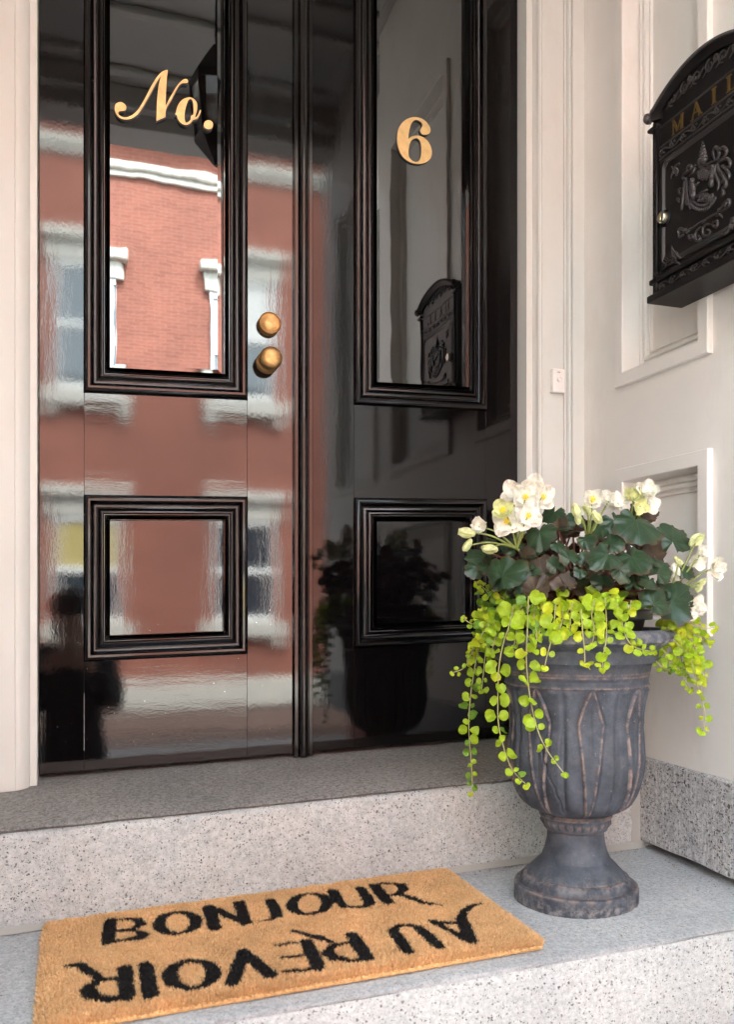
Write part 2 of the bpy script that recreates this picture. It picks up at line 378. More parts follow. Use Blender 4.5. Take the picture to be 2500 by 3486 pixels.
# ------------------------------------------------------------------ the setting: ground, steps, walls
W = 1.225                           # right side wall of the entry
YR, ZT, ZF = -.32, ZC-.3832, ZC-.4107   # riser plane, threshold height at the door and at its front edge
SL = -.30                           # left side wall
YO = -2.36                          # street face of the house
ZG = -1.10                          # pavement
g = MB(); g.add([(-60, -70, ZG-.15), (60, -70, ZG-.15), (60, 40, ZG-.15), (-60, 40, ZG-.15)], [(0, 1, 2, 3)])
tag(obj('ground', g, M['asphalt'], smooth=False), 'dark asphalt street ground', None, None, 'structure')
for y0, y1, nm in ((-4.9, 0, 'near'), (-11.4, -9.2, 'far')):
    g = MB(); g.box(-40, 40, y0, y1, ZG-.4, ZG, bev=.02)
    tag(obj('pavement', g, M['pavement' if nm == 'near' else 'brickpave']), None, None, None, 'structure')

def stone_bar(x0, x1, prof, n=60, jag=.0012, seed=0):
    """long stone with an uneven arris; prof = closed list of (y, z)"""
    rings = []
    for i in range(n+1):
        x = x0+(x1-x0)*i/n; ring = []
        for k, (y, z) in enumerate(prof):
            e = noise.noise(Vector((x*9, k*3.1+seed, 1.7)))*jag*2+noise.noise(Vector((x*40, k*5.3+seed, 4.2)))*jag
            ring.append((x, y+e, z+e*.6+SETTLE*x))
        rings.append(ring)
    m = MB(); m.loft(rings); return m
th = thing('stone_threshold', (.5, -.15, ZF), 'worn dark granite threshold under the black doors with a pale speckled front', 'threshold')
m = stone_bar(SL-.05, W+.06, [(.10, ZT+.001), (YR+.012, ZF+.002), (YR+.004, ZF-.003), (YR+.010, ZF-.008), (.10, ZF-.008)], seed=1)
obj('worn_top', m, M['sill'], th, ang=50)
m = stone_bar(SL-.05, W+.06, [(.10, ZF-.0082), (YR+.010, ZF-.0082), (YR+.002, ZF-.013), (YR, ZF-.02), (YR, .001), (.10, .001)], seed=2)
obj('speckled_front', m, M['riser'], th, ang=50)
# mortar fillet along the foot of the riser and in the corner by the plinth
m = MB(); rings = []
for i in range(61):
    x = -.3+(1.222+.3)*i/60; e = .004+.006*max(0, (x-.6))+noise.noise(Vector((x*14, 3, 1)))*.003
    rings.append([(x, YR+.004, .004+SETTLE*x), (x, YR-.006-e, .0012+SETTLE*x), (x, YR-.003, .008+e*.8+SETTLE*x)])
m.loft(rings); tag(obj('mortar_fillet', m, M['mortar']), 'thin sandy mortar line where threshold front meets the step', 'mortar joint')
m = MB(); rings = []
for i in range(41):
    z = .03+(.165)*i/40; e = noise.noise(Vector((z*30, 1, 8)))*.005
    rings.append([(1.192+e, YR-.002, z), (1.203+e, YR-.006, z), (1.222, YR-.008, z), (1.222, YR+.004, z), (1.192+e, YR+.004, z)])
m.loft(rings); tag(obj('mortar_joint', m, M['mortar']), 'upright mortar joint between threshold front and tooled plinth', 'mortar joint')

labels = ['pale grey granite step carrying the doormat and urn', 'granite step just below the doormat step', 'third granite step down from the doors', 'fourth granite step down from the doors', 'lowest granite step above the pavement']
for k in range(5):
    yf = -.775-.30*k; z1 = -.187*k; yb = YR+.05 if k == 0 else yf+.36
    s_ = thing('stone_step', (.45, yf, z1-.187), labels[k], 'step', 'entry steps')
    m = stone_bar(SL+.003 if k else SL-.02, 1.30, [(yb, z1), (yf+.010, z1), (yf+.002, z1-.004), (yf+.004, z1-.009), (yb, z1-.009)], seed=10+k)
    obj('tread', m, M['tread'], s_, ang=50)
    m = stone_bar(SL+.003 if k else SL-.02, 1.30, [(yb, z1-.0092), (yf+.004, z1-.0092), (yf, z1-.014), (yf, z1-.186), (yb, z1-.186)], seed=20+k)
    obj('riser', m, M['riser'], s_, ang=50)

m = MB()
for i in range(150):
    if i < 70: x, y = rng.uniform(.7, 1.2), YR-.012-abs(rng.normal(0, .012))
    elif i < 120: x, y = 1.205-abs(rng.normal(0, .015)), rng.uniform(-.76, -.34)
    else: x, y = rng.uniform(-.2, 1.2), rng.uniform(-.76, -.34)
    r = rng.uniform(.0006, .0022)
    m.ball((x, y, st(r*.5, x)), (r, r*rng.uniform(.6, 1.2), r*.7), 0, 5, 3)
tag(obj('grit', m, mat('sandy_grit', .9, (.30, .25, .19))[0]), None, None, None, 'stuff')
# granite plinth under the right wall
m = MB(); PX = 1.213
def plinth(x0, x1, ya, yb, face):
    m = MB(); rings = []
    n = 50
    for i in range(n+1):
        y = ya+(yb-ya)*i/n
        e1 = noise.noise(Vector((y*11, 2, face)))*.004+noise.noise(Vector((y*45, 2, face)))*.0022
        e2 = noise.noise(Vector((y*13, 7, face)))*.002
        zt, zb = ZC-.3625+e2, .0395+.011+e1*.9
        xf = face
        rings.append([(x0, y, zb), (x0, y, zt), (x0+(.006 if x0 == face else 0), y, zt+.004), (x1-(.006 if x1 == face else 0), y, zt+.004), (x1, y, zt), (x1, y, zb)])
    m.loft(rings); return m
tag(obj('stone_plinth', plinth(PX, W+.12, YR-.004, YO+.02, PX), M['plinth'], ang=50), 'tooled grey granite plinth under the panelled wall beside the urn', 'plinth')
tag(obj('stone_plinth', plinth(SL-.12, SL+.012, YR-.004, -1.80, SL+.012), M['plinth'], ang=50), 'granite plinth under the left side wall, out of frame', 'plinth')

# door backing, ceiling, unseen house shell massed to keep the sun out of the entry
house = thing('brick_house', (.5, 3, ZG), 'brick house that holds the recessed entry and its black doors', 'house')
HB = 5.6
def part(name, boxes, mt, par, bev=0):
    m = MB()
    for b in boxes: m.box(*b, bev=bev)
    return obj(name, m, mt, par, smooth=False)
part('wall', [(-6, SL-.13, YO, 8, ZG, HB)], M['brick'], house)
part('wall', [(W+.13, 9, YO, 8, ZG, HB)], M['brick'], house)
part('wall', [(SL-.129, W+.129, YO, 8, ZC+2.62, HB)], M['brick'], house)
part('core', [(SL-.129, W+.129, .12, 8, ZG, ZC+2.619)], M['dark'], house)
part('roof', [(-6.1, 9.1, YO-.2, 8.1, HB+.002, HB+.3)], M['roof'], house)

# panel sweeps
def rect_sweep(m, axis, u0, u1, z0, z1, prof, base, close=True, sett=0.0, mat=0):
    """rectangular mitred moulding. prof: (inset, height) list. axis 'y': on a face at Y=base looking -Y; 'x': on X=base looking -X; 'X': on X=base looking +X"""
    rings = []
    for d, h in prof:
        a, b, c, e = u0+d, u1-d, z0+d, z1-d
        pts = [(a, c), (b, c), (b, e), (a, e)]
        if axis == 'y': rings.append([(u, base-h, z+sett*u) for u, z in pts])
        elif axis == 'x': rings.append([(base-h, -u, z) for u, z in pts])
        else: rings.append([(base+h, -u, z) for u, z in pts])
    vs = [p for r in rings for p in r]; fs = []
    for i in range(len(rings)-1):
        for j in range(4): k = (j+1) % 4; fs.append((i*4+j, i*4+k, (i+1)*4+k, (i+1)*4+j))
    if close: b = (len(rings)-1)*4; fs.append((b, b+1, b+2, b+3))
    m.add(vs, fs, mat)

# ------------------------------------------------------------------ side walls with panels
ZTOP = ZC+2.40
WPROF = [(0, 0), (0, .011), (.002, .013), (.030, .013), (.032, .011), (.036, -.030), (.037, -.034), (.042, -.034), (.0425, -.028), (.045, -.0255), (.049, -.0255), (.0515, -.028), (.052, -.034), (.0555, -.0345), (.056, -.029), (.0585, -.027), (.062, -.027), (.0645, -.030), (.065, -.037), (.070, -.038), (.0715, -.034), (.0735, -.034), (.075, -.041)]
def panel_wall(name, axis, base, ya, yb, panels, label, back):
    """wall from y=-ya to y=-yb (u = -y) with recessed panels [(u0,u1,z0,z1)]"""
    t = thing(name, (base, -(ya+yb)/2, ZC-.36), label, 'wall')
    us = sorted({ya, yb}|{p[0] for p in panels}|{p[1] for p in panels}); zs = sorted({ZC-.362, ZTOP}|{p[2] for p in panels}|{p[3] for p in panels})
    m = MB()
    for i in range(len(us)-1):
        for j in range(len(zs)-1):
            uc, zc = (us[i]+us[i+1])/2, (zs[j]+zs[j+1])/2
            if any(p[0] < uc < p[1] and p[2] < zc < p[3] for p in panels): continue
            m.add([(base, -us[i], zs[j]), (base, -us[i+1], zs[j]), (base, -us[i+1], zs[j+1]), (base, -us[i], zs[j+1])], [(0, 1, 2, 3)])
    s_ = 1 if axis == 'x' else -1
    m.box(base+s_*.06, base+s_*.128, -ya, -yb, ZC-.362, ZTOP)
    m.box(base+s_*.001, base+s_*.0595, -yb+.0, -yb+.001, ZC-.362, ZTOP)
    obj('wall_face', m, M['cream_wall'], t, smooth=False, recalc=False)
    for p in panels:
        mm = MB(); rect_sweep(mm, axis, *p, WPROF, base); obj('recessed_panel', mm, M['cream_wall'], t, ang=30)
    return t
UB = [(.227, .549), (.74, 1.34), (1.52, 2.12)]
panel_wall('panelled_wall', 'x', W, .055, 2.34, [(u0, u1, z0, z1) for u0, u1 in UB for z0, z1 in ((ZC-.0776, ZC+.303), (ZC+.4955, ZC+1.86))],
           'cream painted side wall with recessed panels, right of the black doors', 'right')
UL = [(.25, .80), (1.0, 1.6)]
panel_wall('panelled_wall', 'X', SL, .055, 1.80, [(u0, u1, z0, z1) for u0, u1 in UL for z0, z1 in ((ZC-.0776, ZC+.303), (ZC+.4955, ZC+1.86))],
           'cream panelled side wall left of the doors, outside the frame', 'left')

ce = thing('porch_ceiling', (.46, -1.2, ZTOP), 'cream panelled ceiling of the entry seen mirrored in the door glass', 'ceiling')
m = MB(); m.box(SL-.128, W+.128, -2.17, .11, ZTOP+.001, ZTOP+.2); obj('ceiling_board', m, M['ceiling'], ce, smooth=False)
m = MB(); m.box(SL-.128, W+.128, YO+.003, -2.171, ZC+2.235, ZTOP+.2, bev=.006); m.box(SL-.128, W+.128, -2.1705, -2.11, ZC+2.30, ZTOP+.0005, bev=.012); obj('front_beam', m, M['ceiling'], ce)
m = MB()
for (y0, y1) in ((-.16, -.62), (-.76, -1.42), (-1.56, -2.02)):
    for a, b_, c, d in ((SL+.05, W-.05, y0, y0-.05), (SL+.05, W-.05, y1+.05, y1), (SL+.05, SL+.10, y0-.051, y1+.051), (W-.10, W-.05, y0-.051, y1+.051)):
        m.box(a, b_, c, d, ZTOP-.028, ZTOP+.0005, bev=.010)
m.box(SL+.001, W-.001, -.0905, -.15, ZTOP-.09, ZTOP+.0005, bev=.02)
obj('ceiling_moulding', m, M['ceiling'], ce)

# ------------------------------------------------------------------ door frame (casings and reveal)
df = thing('door_frame', (.5, -.05, ZT), 'cream moulded door casing around the black double doors', 'door frame')
def casing(prof, zb, zt):
    """prof: open list of (x, y) front line; closed to the back"""
    p2 = [(p[0], p[1]) for p in prof]; p2 = p2+[(p2[-1][0], .09), (p2[0][0], .09)]
    m = MB(); m.loft([[(x, y, (zb+SETTLE*x)+(ZF-ZT)*min(1, max(0, -y/.32))) for x, y in p2], [(x, y, zt) for x, y in p2]]); return m
CR = [(1.0802, .088), (1.0795, -.040), (1.0800, -.043), (1.0955, -.0445), (1.0960, -.048), (1.0985, -.052), (1.1005, -.058), (1.1010, -.064), (1.1045, -.068), (1.1075, -.0690), (1.1080, -.0672), (1.1089, -.0672), (1.1094, -.0700),
      (1.1690, -.0702), (1.1700, -.066), (1.1712, -.066), (1.1722, -.0702), (1.1765, -.0712), (1.1772, -.066), (1.1785, -.066), (1.1792, -.072), (1.1815, -.077), (1.1845, -.079), (1.1872, -.077), (1.1885, -.072), (1.1898, -.072), (1.1905, -.078), (1.1920, -.080), (W-.0005, -.081)]
obj('casing', casing(CR, ZT-.003, ZTOP-.001), M['cream'], df, ang=28)
CL = [(-.0757, .088), (-.0757, -.047), (-.0765, -.049), (-.0895, -.050), (-.0900, -.053), (-.0935, -.060), (-.099, -.066), (-.106, -.071), (-.113, -.074), (-.1165, -.0745), (-.1170, -.0728), (-.1180, -.0728), (-.1186, -.0755), (-.20, -.077), (-.21, -.071), (-.22, -.082), (SL+.0005, -.084)]
obj('casing', casing(CL, ZT-.003, ZTOP-.001), M['cream'], df, ang=28)
part('head_casing', [(-.0756, 1.0794, -.07, .089, ZC+2.02, ZTOP-.002)], M['cream'], df)

# ------------------------------------------------------------------ the two door leaves
DTOP = ZC+2.015
MP = [(-.0005, -.001), (0, .003), (.0015, .008), (.005, .0125), (.009, .0145), (.0135, .0135), (.0165, .0095), (.0172, .0066), (.0192, .0032), (.0220, .0012), (.0250, .0010), (.0285, .0026), (.0318, .0060), (.0335, .0074), (.0342, .0088), (.0365, .0105), (.0395, .0105), (.0415, .0075), (.0420, .0045), (.0440, .0045), (.0450, .0070), (.0470, .0085), (.0490, .0070), (.0500, .0030), (.0512, -.003), (.0545, -.0050)]
def leaf(x0, x1, stiles, ups, lows, label, tilt, turn):
    t = thing('door_leaf', ((x0+x1)/2, .02, ZT), label, 'door', 'front doors')
    sl, sr = stiles; g_ = .00008; bv, bh = (M['black_v'], M['black_h']) if turn else (M['dimmed_v'], M['dimmed_h'])
    zb = ZT+.006
    def board(name, xa, xb, za, zc, mt):
        m = MB(); m.box(xa+g_, xb-g_, .0, .044, za, zc, bev=.0005); m.settle(); return obj(name, m, mt, t, ang=30)
    board('stile', x0, sl, zb, DTOP, bv); board('stile', sr, x1, zb, DTOP, bv)
    ux0, ux1, uz0, uz1 = ups; lx0, lx1, lz0, lz1 = lows
    board('rail', sl, sr, zb, lz0+.012, bh); board('rail', sl, sr, lz1-.012, uz0+.012, bh); board('rail', sl, sr, uz1-.012, DTOP, bh)
    m = MB(); m.box(sl-.002, sr+.002, .0075, .030, lz0-.0, lz1); m.settle(); obj('lower_panel', m, bv, t, smooth=False)
    for nm, (a, b_, c, d) in (('glass_moulding', ups), ('panel_moulding', lows)):
        m = MB(); rect_sweep(m, 'y', a, b_, c, d, MP+[(.0548, .0135)], 0.0, close=False, sett=SETTLE); obj(nm, m, M['black_m'], t, ang=38)
    m = MB(); m.box(ux0+.04, ux1-.04, .0035, .006, uz0+.04, uz1-.04)
    bi_ = .0545; rect_sweep(m, 'y', ux0+bi_-.008, ux1-bi_+.008, uz0+bi_-.008, uz1-bi_+.008, [(0, -.0034), (0, -.0008), (.0215, 0)], 0.0); m.settle()
    m.v = [(x, y+.0045+tilt*(z-uz0)+turn*(x-(ux0+ux1)/2), z) for x, y, z in m.v]
    gl = obj('glass_pane', m, M['glass'], t, smooth=False)
    return t, gl
ZU0, ZU1 = ZC+.4475, ZC+1.80
LLX0, LLX1, RLX0, RLX1 = -.0735, .5025, .5175, 1.0775
lt, gl_l = leaf(LLX0, LLX1, (.0182, .3772), (.0172, .3782, ZU0, ZU1), (.0172, .3782, ZC-.1392, ZC+.2246), 'glossy black door leaf with gold script lettering on its glass and two brass knobs', .0085, .0027)
rt, gl_r = leaf(RLX0, RLX1, (.6368, .9880), (.6358, .9890, ZU0+.001, ZU1), (.6358, .9890, ZC-.1352, ZC+.2246), 'glossy black door leaf with a gold numeral 6 on its glass', .002, .0)
# centre astragal (belongs to the left leaf)
m = MB()
ap = [(.4865, .0), (.4865, -.0105), (.4880, -.0120), (.4945, -.0120), (.4952, -.0085), (.4962, -.0085), (.4972, -.0135), (.4995, -.0185), (.503, -.0215), (.5075, -.0230), (.5115, -.0225), (.5155, -.0200), (.5185, -.0155), (.5200, -.0100), (.5210, -.0085), (.5222, -.0085), (.5230, -.0118), (.5300, -.0118), (.5315, -.0100), (.5315, .0)]
m.loft([[(x, y, ZT-.002+SETTLE*x) for x, y in ap], [(x, y, DTOP) for x, y in ap]]); obj('astragal', m, M['black_m'], lt, ang=38)
m = MB(); m.box(LLX0, RLX1, .045, .06, ZT, DTOP+.002); m.settle(); obj('dark_backing', m, M['dark'], df, smooth=False)  # unseen door backing; the dark interior is put into its near-black colour

m = MB(); L_, R2 = [], []
for i in range(61):
    z = ZT+.05+(.125)*i/60; e = noise.noise(Vector((z*90, 3, 5))); w_ = max(.00012, .00042+.0005*noise.noise(Vector((z*160, 9, 2))))
    L_.append((.0182-w_+e*.0003, -.00035, z)); R2.append((.0182+w_+e*.0003, -.00035, z))
m.loft([[a, b_] for a, b_ in zip(L_, R2)], closed=False); m.settle(); o = obj('chipped_seam', m, mat('bare_primer', .7, (.42, .47, .48))[0], lt, smooth=False, recalc=False); o['label'] = 'pale chipped seam low on the left stile'
m = MB()
for i in range(46):
    x, z, r = rng.uniform(-.06, .45), ZT+rng.uniform(.03, .35)**1.0, rng.uniform(.0003, .0009)
    m.add([(x+r*math.cos(a)*rng.uniform(.6, 1.2), -.0003, z+r*math.sin(a)*rng.uniform(.6, 1.2)) for a in np.linspace(0, 2*math.pi, 7)[:-1]], [tuple(range(6))])
m.settle(); tag(obj('paint_chips', m, bpy.data.materials['bare_primer'], lt, smooth=False, recalc=False), None, None, None, 'stuff')
# brass knob, deadbolt
kx, kz = Yp(912, 1232, -.008)[0], Yp(912, 1232, -.008)[2]
KP = [(0.0, -.002), (.0255, -.002), (.0265, .001), (.0265, .005), (.0245, .008), (.0215, .010), (.0190, .014), (.0180, .020), (.0172, .0235), (.0190, .0250), (.0225, .027), (.0250, .031), (.0262, .037), (.0262, .043), (.0248, .049), (.0215, .0535), (.0150, .0562), (.007, .0572), (.0002, .0574)]
m = MB(); m.lathe(KP, (kx, 0, kz), '-y', 40); obj('door_knob', m, M['brass'], lt, ang=50)
q = Yp(920, 1099, -.018)
m = MB(); m.lathe([(0, -.002), (.0258, -.002), (.0262, .004), (.0262, .016), (.0250, .0185), (.0236, .0192), (.0226, .0186), (.0218, .0170), (.0210, .0172), (.0202, .0182), (.0192, .0180), (.0150, .0158), (.008, .0150), (.0002, .0152)], (q[0], 0, q[2]), '-y', 40); obj('deadbolt_cover', m, M['brass'], lt, ang=50)

# gold letters on the glass
def cr2(pts, n=4): return [(p.x, p.y) for p in smoothpts([(x, y, 0) for x, y in pts], n, True)]
def px_letter(name, par, pts, holes, ox, oy, sc, label, n=3, smoothed=True):
    YF = .0006
    def plc(x, y, d): q = Yp(ox+x*sc, oy+y*sc, YF); return (q[0], (.0062 if d > 0 else .016)-d, q[2])
    m = MB(); m.poly(cr2(pts, n) if smoothed else pts, [cr2(h, n) for h in holes], plc, .0056)
    o = obj(name, m, [M['gold'], M['edge']], par, smooth=False); o['label'] = label; return o
NL = [(797, 138), (797, 165), (786, 250), (777, 400), (773, 540), (776, 572), (800, 524), (850, 432), (900, 352), (945, 292), (985, 258), (1020, 247), (1045, 262), (1049, 283), (1030, 300), (1000, 300), (975, 302), (950, 318), (925, 347), (880, 432), (830, 522), (785, 598), (774, 640), (771, 680), (770, 715), (766, 719), (664, 764), (660, 760), (662, 650), (668, 500), (678, 380), (695, 280), (714, 215), (700, 228), (660, 292), (600, 400), (540, 510), (480, 610), (430, 680), (370, 728), (300, 748), (230, 740), (180, 705), (150, 650), (142, 600), (155, 560), (185, 537), (225, 533), (265, 555), (287, 590), (280, 625), (255, 643), (215, 645), (190, 655), (190, 678), (215, 705), (260, 720), (310, 715), (365, 688), (420, 638), (470, 568), (520, 480), (570, 382), (620, 292), (670, 217), (720, 166), (765, 141)]
OL = [(1075, 475), (1120, 495), (1155, 540), (1162, 600), (1152, 660), (1136, 705), (1142, 720), (1170, 690), (1190, 640), (1203, 630), (1207, 645), (1190, 690), (1160, 735), (1125, 750), (1105, 757), (1080, 790), (1040, 812), (1005, 812), (960, 790), (925, 745), (908, 695), (887, 686), (900, 655), (910, 610), (930, 560), (970, 510), (1020, 482)]
OH = [(1078, 497), (1050, 512), (1030, 560), (1012, 640), (1005, 710), (1012, 765), (1030, 785), (1060, 770), (1085, 742), (1082, 708), (1098, 693), (1110, 690), (1118, 640), (1115, 570), (1102, 515)]
px_letter('gold_letter', lt, NL, [], 350, 200, 450/1627, 'gold script capital N on the left glass', 2)
px_letter('gold_letter', lt, OL, [OH], 350, 200, 450/1627, 'gold script lowercase o after the N')
px_letter('gold_letter', lt, [(1300+57*math.cos(a), 812+57*math.sin(a)) for a in np.linspace(0, 2*math.pi, 25)[:-1]], [], 350, 200, 450/1627, 'round gold full stop after No', 1)
SX = [(209, 519), (240, 524), (266, 543), (281, 568), (279, 588), (262, 597), (243, 594), (236, 576), (246, 558), (240, 541), (218, 531), (200, 542), (188, 575), (184, 615), (195, 606), (220, 600), (250, 608), (275, 632), (288, 668), (282, 702), (255, 722), (220, 726), (185, 715), (155, 690), (138, 650), (134, 610), (140, 570), (160, 540), (185, 524)]
SH = [(213, 613), (195, 625), (185, 660), (187, 695), (205, 714), (225, 716), (237, 700), (241, 665), (237, 630), (227, 615)]
px_letter('gold_numeral', rt, SX, [SH], 1250, 0, 1250/1627, 'gold numeral 6 on the right glass')

# doorbell
a, b_ = Yp(1873, 1258, -.0705), Yp(1914, 1342, -.0705); bx = (a[0]+b_[0])/2
bell = thing('doorbell', (bx, -.071, b_[2]), 'small white plastic doorbell with round button on the cream casing', 'doorbell')
m = MB(); m.box(a[0], b_[0], -.0695, -.0855, b_[2], a[2], bev=.0025); obj('bell_plate', m, M['plastic'], bell)
bz = a[2]-(a[2]-b_[2])*.45
m = MB(); m.lathe([(.0, .0), (.0068, .0), (.0072, .0015), (.0062, .0022), (.0056, .0008), (.0052, .0006), (.0048, .0022), (.0002, .0028)], (bx+.001, -.0853, bz), '-y', 24); obj('bell_button', m, M['plastic'], bell)
m = MB(); m.box(bx-.004, bx+.004, -.0853, -.0858, a[2]-.0105, a[2]-.0075); obj('name_slot', m, mat('bell_slot', .5, (.45, .33, .27))[0], bell)

# ------------------------------------------------------------------ mailbox on the right wall
XF = W-.092
YL, YM = -.479, -.633                   # left (far) edge and middle of the box
HWM = YM-YL                             # negative half width in y
def mz(z): return ZC+z
mbx = thing('mailbox', (W-.04, YM, mz(.61)), 'ornate black cast iron mailbox with arched top on the panelled wall', 'mailbox')
hw = abs(HWM)
def arch(hwid, z0, rise, n=28):
    return [(hwid*(-1+2*i/n), z0+rise-2.12*(hwid*(-1+2*i/n))**2) for i in range(n+1)]
ZS, RISE = .990, .0475                   # shoulder height, rise of the arch
def prism_x(m, pts, x0, x1, mat=0):
    m.loft([[(x0, YM-u, mz(z)) for u, z in pts], [(x1, YM-u, mz(z)) for u, z in pts]], mat)
m = MB(); prism_x(m, [(-hw, .622), (hw, .622), (hw, ZS-.012)]+[(u, z) for u, z in arch(hw-.012, ZS, RISE-.006)][::-1]+[(-hw, ZS-.012)], W-.0135, XF)
obj('body', m, M['iron'], mbx, ang=35)
m = MB()
for z0, z1, e, f in ((.6085, .6235, .008, .010), (.645, .656, .005, .007)):
    m = MB(); m.box(XF-f, W-.0138, YM-hw-e, YM+hw+e, mz(z0), mz(z1), bev=.003); obj('ledge', m, M['iron'], mbx)
for z0, z1, e, f in ((.960, .967, .006, .010),):
    for sgn in (-1, 1): m = MB(); m.box(XF-f, W-.0138, YM+sgn*(hw+e), YM+sgn*(hw-.026), mz(z0), mz(z1), bev=.002); obj('capital', m, M['iron'], mbx)
# hood: arched band with a roped edge
m = MB()
o_, i_ = arch(hw-.012, ZS, RISE, 40), arch(hw-.034, ZS, RISE-.020, 40)
o_ = [(-hw+.010, ZS-.014)]+o_+[(hw-.010, ZS-.014)]; i_ = [(-hw+.030, ZS-.016)]+i_+[(hw-.030, ZS-.016)]
ring = []
for (u, z), (u2, z2) in zip(o_, i_):
    ring.append([(W-.0136, YM-u, mz(z)), (XF-.014, YM-u, mz(z)), (XF-.017, YM-u*.99, mz(z-.002)), (XF-.012, YM-(u+u2)/2, mz((z+z2)/2-.001)), (XF-.006, YM-u2, mz(z2)), (XF+.004, YM-u2, mz(z2)), (W-.0136, YM-u2, mz(z2))])
m.loft(ring); obj('hood', m, M['iron'], mbx, ang=35)
m = MB()
op = smoothpts([(XF-.0155, YM-u*.985, mz(z-.0035)) for u, z in o_], 3)
for i, p in enumerate(op):
    m.ball(p, (.0035, .0032, .0035), 0, 6, 4)
for s_ in (-1, 1): m.ball((XF-.013, YM+s_*(hw-.002), mz(ZS-.004)), (.011, .0095, .011), 0, 10, 6)
obj('rope_edge', m, M['iron_worn'], mbx)

def scroll(c, r0, turns, start, sgn=1, n=26, grow=.18):
    pts = []
    for i in range(n+1):
        t = i/n; a = start+sgn*2*math.pi*turns*t; r = r0*(1-t*(1-grow)); pts.append((c[0]+r*math.cos(a), c[1]+r*math.sin(a)))
    return pts
def onface(pts, off): return [(XF-off, YM-u, mz(z)) for u, z in pts]
# scrolls: arch field, upper band, lower band, side strip
m = MB()
def curl(u, z, r, flip, off=.0015, th=.0017): m.tube(onface(scroll((u, z), r, 1.35, math.pi/2 if flip > 0 else -math.pi/2, flip), off), lambda t: th*(1-.35*t), 5)
for k in range(6):
    u = (k-2.5)*.036; zt = ZS-.004+RISE*.30*(1-(u/hw)**2)
    curl(u, zt, .013, 1 if k % 2 else -1); curl(u+.018*(1 if k % 2 else -1), zt+.006, .0075, -1 if k % 2 else 1)
    m.tube(onface([(u-.02, zt-.012), (u-.006, zt-.004), (u+.006, zt-.006), (u+.02, zt+.008)], .0015), lambda t: .0016*math.sin(math.pi*min(.95, t+.05))+.0006, 5)
obj('arch_scrollwork', m, M['iron_worn'], mbx)
for (zc, nm) in ((.9055, 'upper_scroll_band'), (.6355, 'lower_scroll_band')):
    m = MB(); n = 9
    for k in range(n):
        u = -hw+.030+(2*hw-.05)*k/(n-1)
        curl(u, zc, .0072, 1 if k % 2 else -1, .0016, .0015)
        m.ball((XF-.0015, YM-u-.009, mz(zc+(.004 if k % 2 else -.004))), .0022, 0, 6, 4)
    wv = [(-hw+.02+(2*hw-.04)*i/80, zc+.006*math.sin(i/80*math.pi*(n-1)+.3)) for i in range(81)]
    m.tube(onface(wv, .0014), .0013, 5); obj(nm, m, M['iron_worn'], mbx)
for s_ in (-1, 1):
    m = MB(); m.tube(onface([(s_*(hw-.0165), .668), (s_*(hw-.0165), .958)], .003), .0042, 10)
    for zc in (.622, .656, .664, .960, .968): m.ball((XF-.003, YM-s_*(hw-.0165), mz(zc)), (.006, .006, .0035), 0, 10, 5)
    m.tube(onface([(s_*(hw-.0165), .626), (s_*(hw-.0165), .650)], .004), .004, 10)
    m.tube(onface([(s_*(hw-.0255), .662), (s_*(hw-.0255), .956)], .001), .0015, 6)
    obj('corner_post', m, M['iron'], mbx, ang=0)
    m = MB(); wv = [(s_*(hw-.0055)+.0032*math.sin(i*.63), .660+.292*i/130) for i in range(131)]; m.tube(onface(wv, .0006), .0012, 5)
    wv = [(s_*(hw-.0055)-.0032*math.sin(i*.63), .660+.292*i/130) for i in range(131)]; m.tube(onface(wv, .0006), .0010, 5)
    obj('side_scrollwork', m, M['iron'], mbx)
# letters M A I L
def slab(m, strokes, u, z, s, hgt):
    for (x0, y0, x1, y1, w) in strokes:
        d = Vector((x1-x0, y1-y0)); n_ = Vector((-d.y, d.x)).normalized()*w/2 if d.length > 0 else Vector((w/2, 0))
        P = [(x0+n_.x, y0+n_.y), (x1+n_.x, y1+n_.y), (x1-n_.x, y1-n_.y), (x0-n_.x, y0-n_.y)]
        slab.k += 1; h_ = hgt+slab.k*3e-5
        a = [(XF-h_, YM-(u+x*s), mz(z+y*s)) for x, y in P]; c = [(XF+.001, YM-(u+x*s), mz(z+y*s)) for x, y in P]
        m.loft([a, c])
slab.k = 0
LET = {'M': [(.05, 0, .05, 1, .10), (.05, 1, .5, .12, .2), (.5, .12, .93, 1, .09), (.93, 0, .93, 1, .2), (-.08, .03, .18, .03, .07), (.76, .03, 1.1, .03, .07), (-.06, .97, .15, .97, .07), (.83, .97, 1.1, .97, .07)],
       'A': [(.05, 0, .45, 1, .08), (.42, 1, .85, 0, .21), (.2, .36, .68, .36, .08), (-.08, .03, .2, .03, .07), (.66, .03, 1.02, .03, .07)],
       'I': [(.3, 0, .3, 1, .22), (.1, .03, .5, .03, .07), (.1, .97, .5, .97, .07)],
       'L': [(.2, 0, .2, 1, .21), (0, .97, .42, .97, .07), (0, .035, .8, .035, .08), (.77, 0, .77, .28, .08)]}
lb = (.9225, .030)
for ch, u in (('M', -.090), ('A', -.034), ('I', .020), ('L', .062)):
    m = MB(); slab(m, LET[ch], u, lb[0]-.0, lb[1], .0016); o = obj('gold_letter', m, M['gold_paint'], mbx, smooth=False); o['label'] = 'dull gold letter %s on the mailbox' % ch
m = MB()
for zc in (.9175, .9575): m.tube(onface([(-hw+.022, zc), (hw-.022, zc)], .0005), .0022, 6)
m.tube(onface([(-hw+.022, .8935), (hw-.022, .8935)], .0010), .0026, 6); m.tube(onface([(-hw+.022, .8865), (hw-.022, .8865)], .0004), .0018, 6)
obj('bead_moulding', m, M['iron_worn'], mbx)
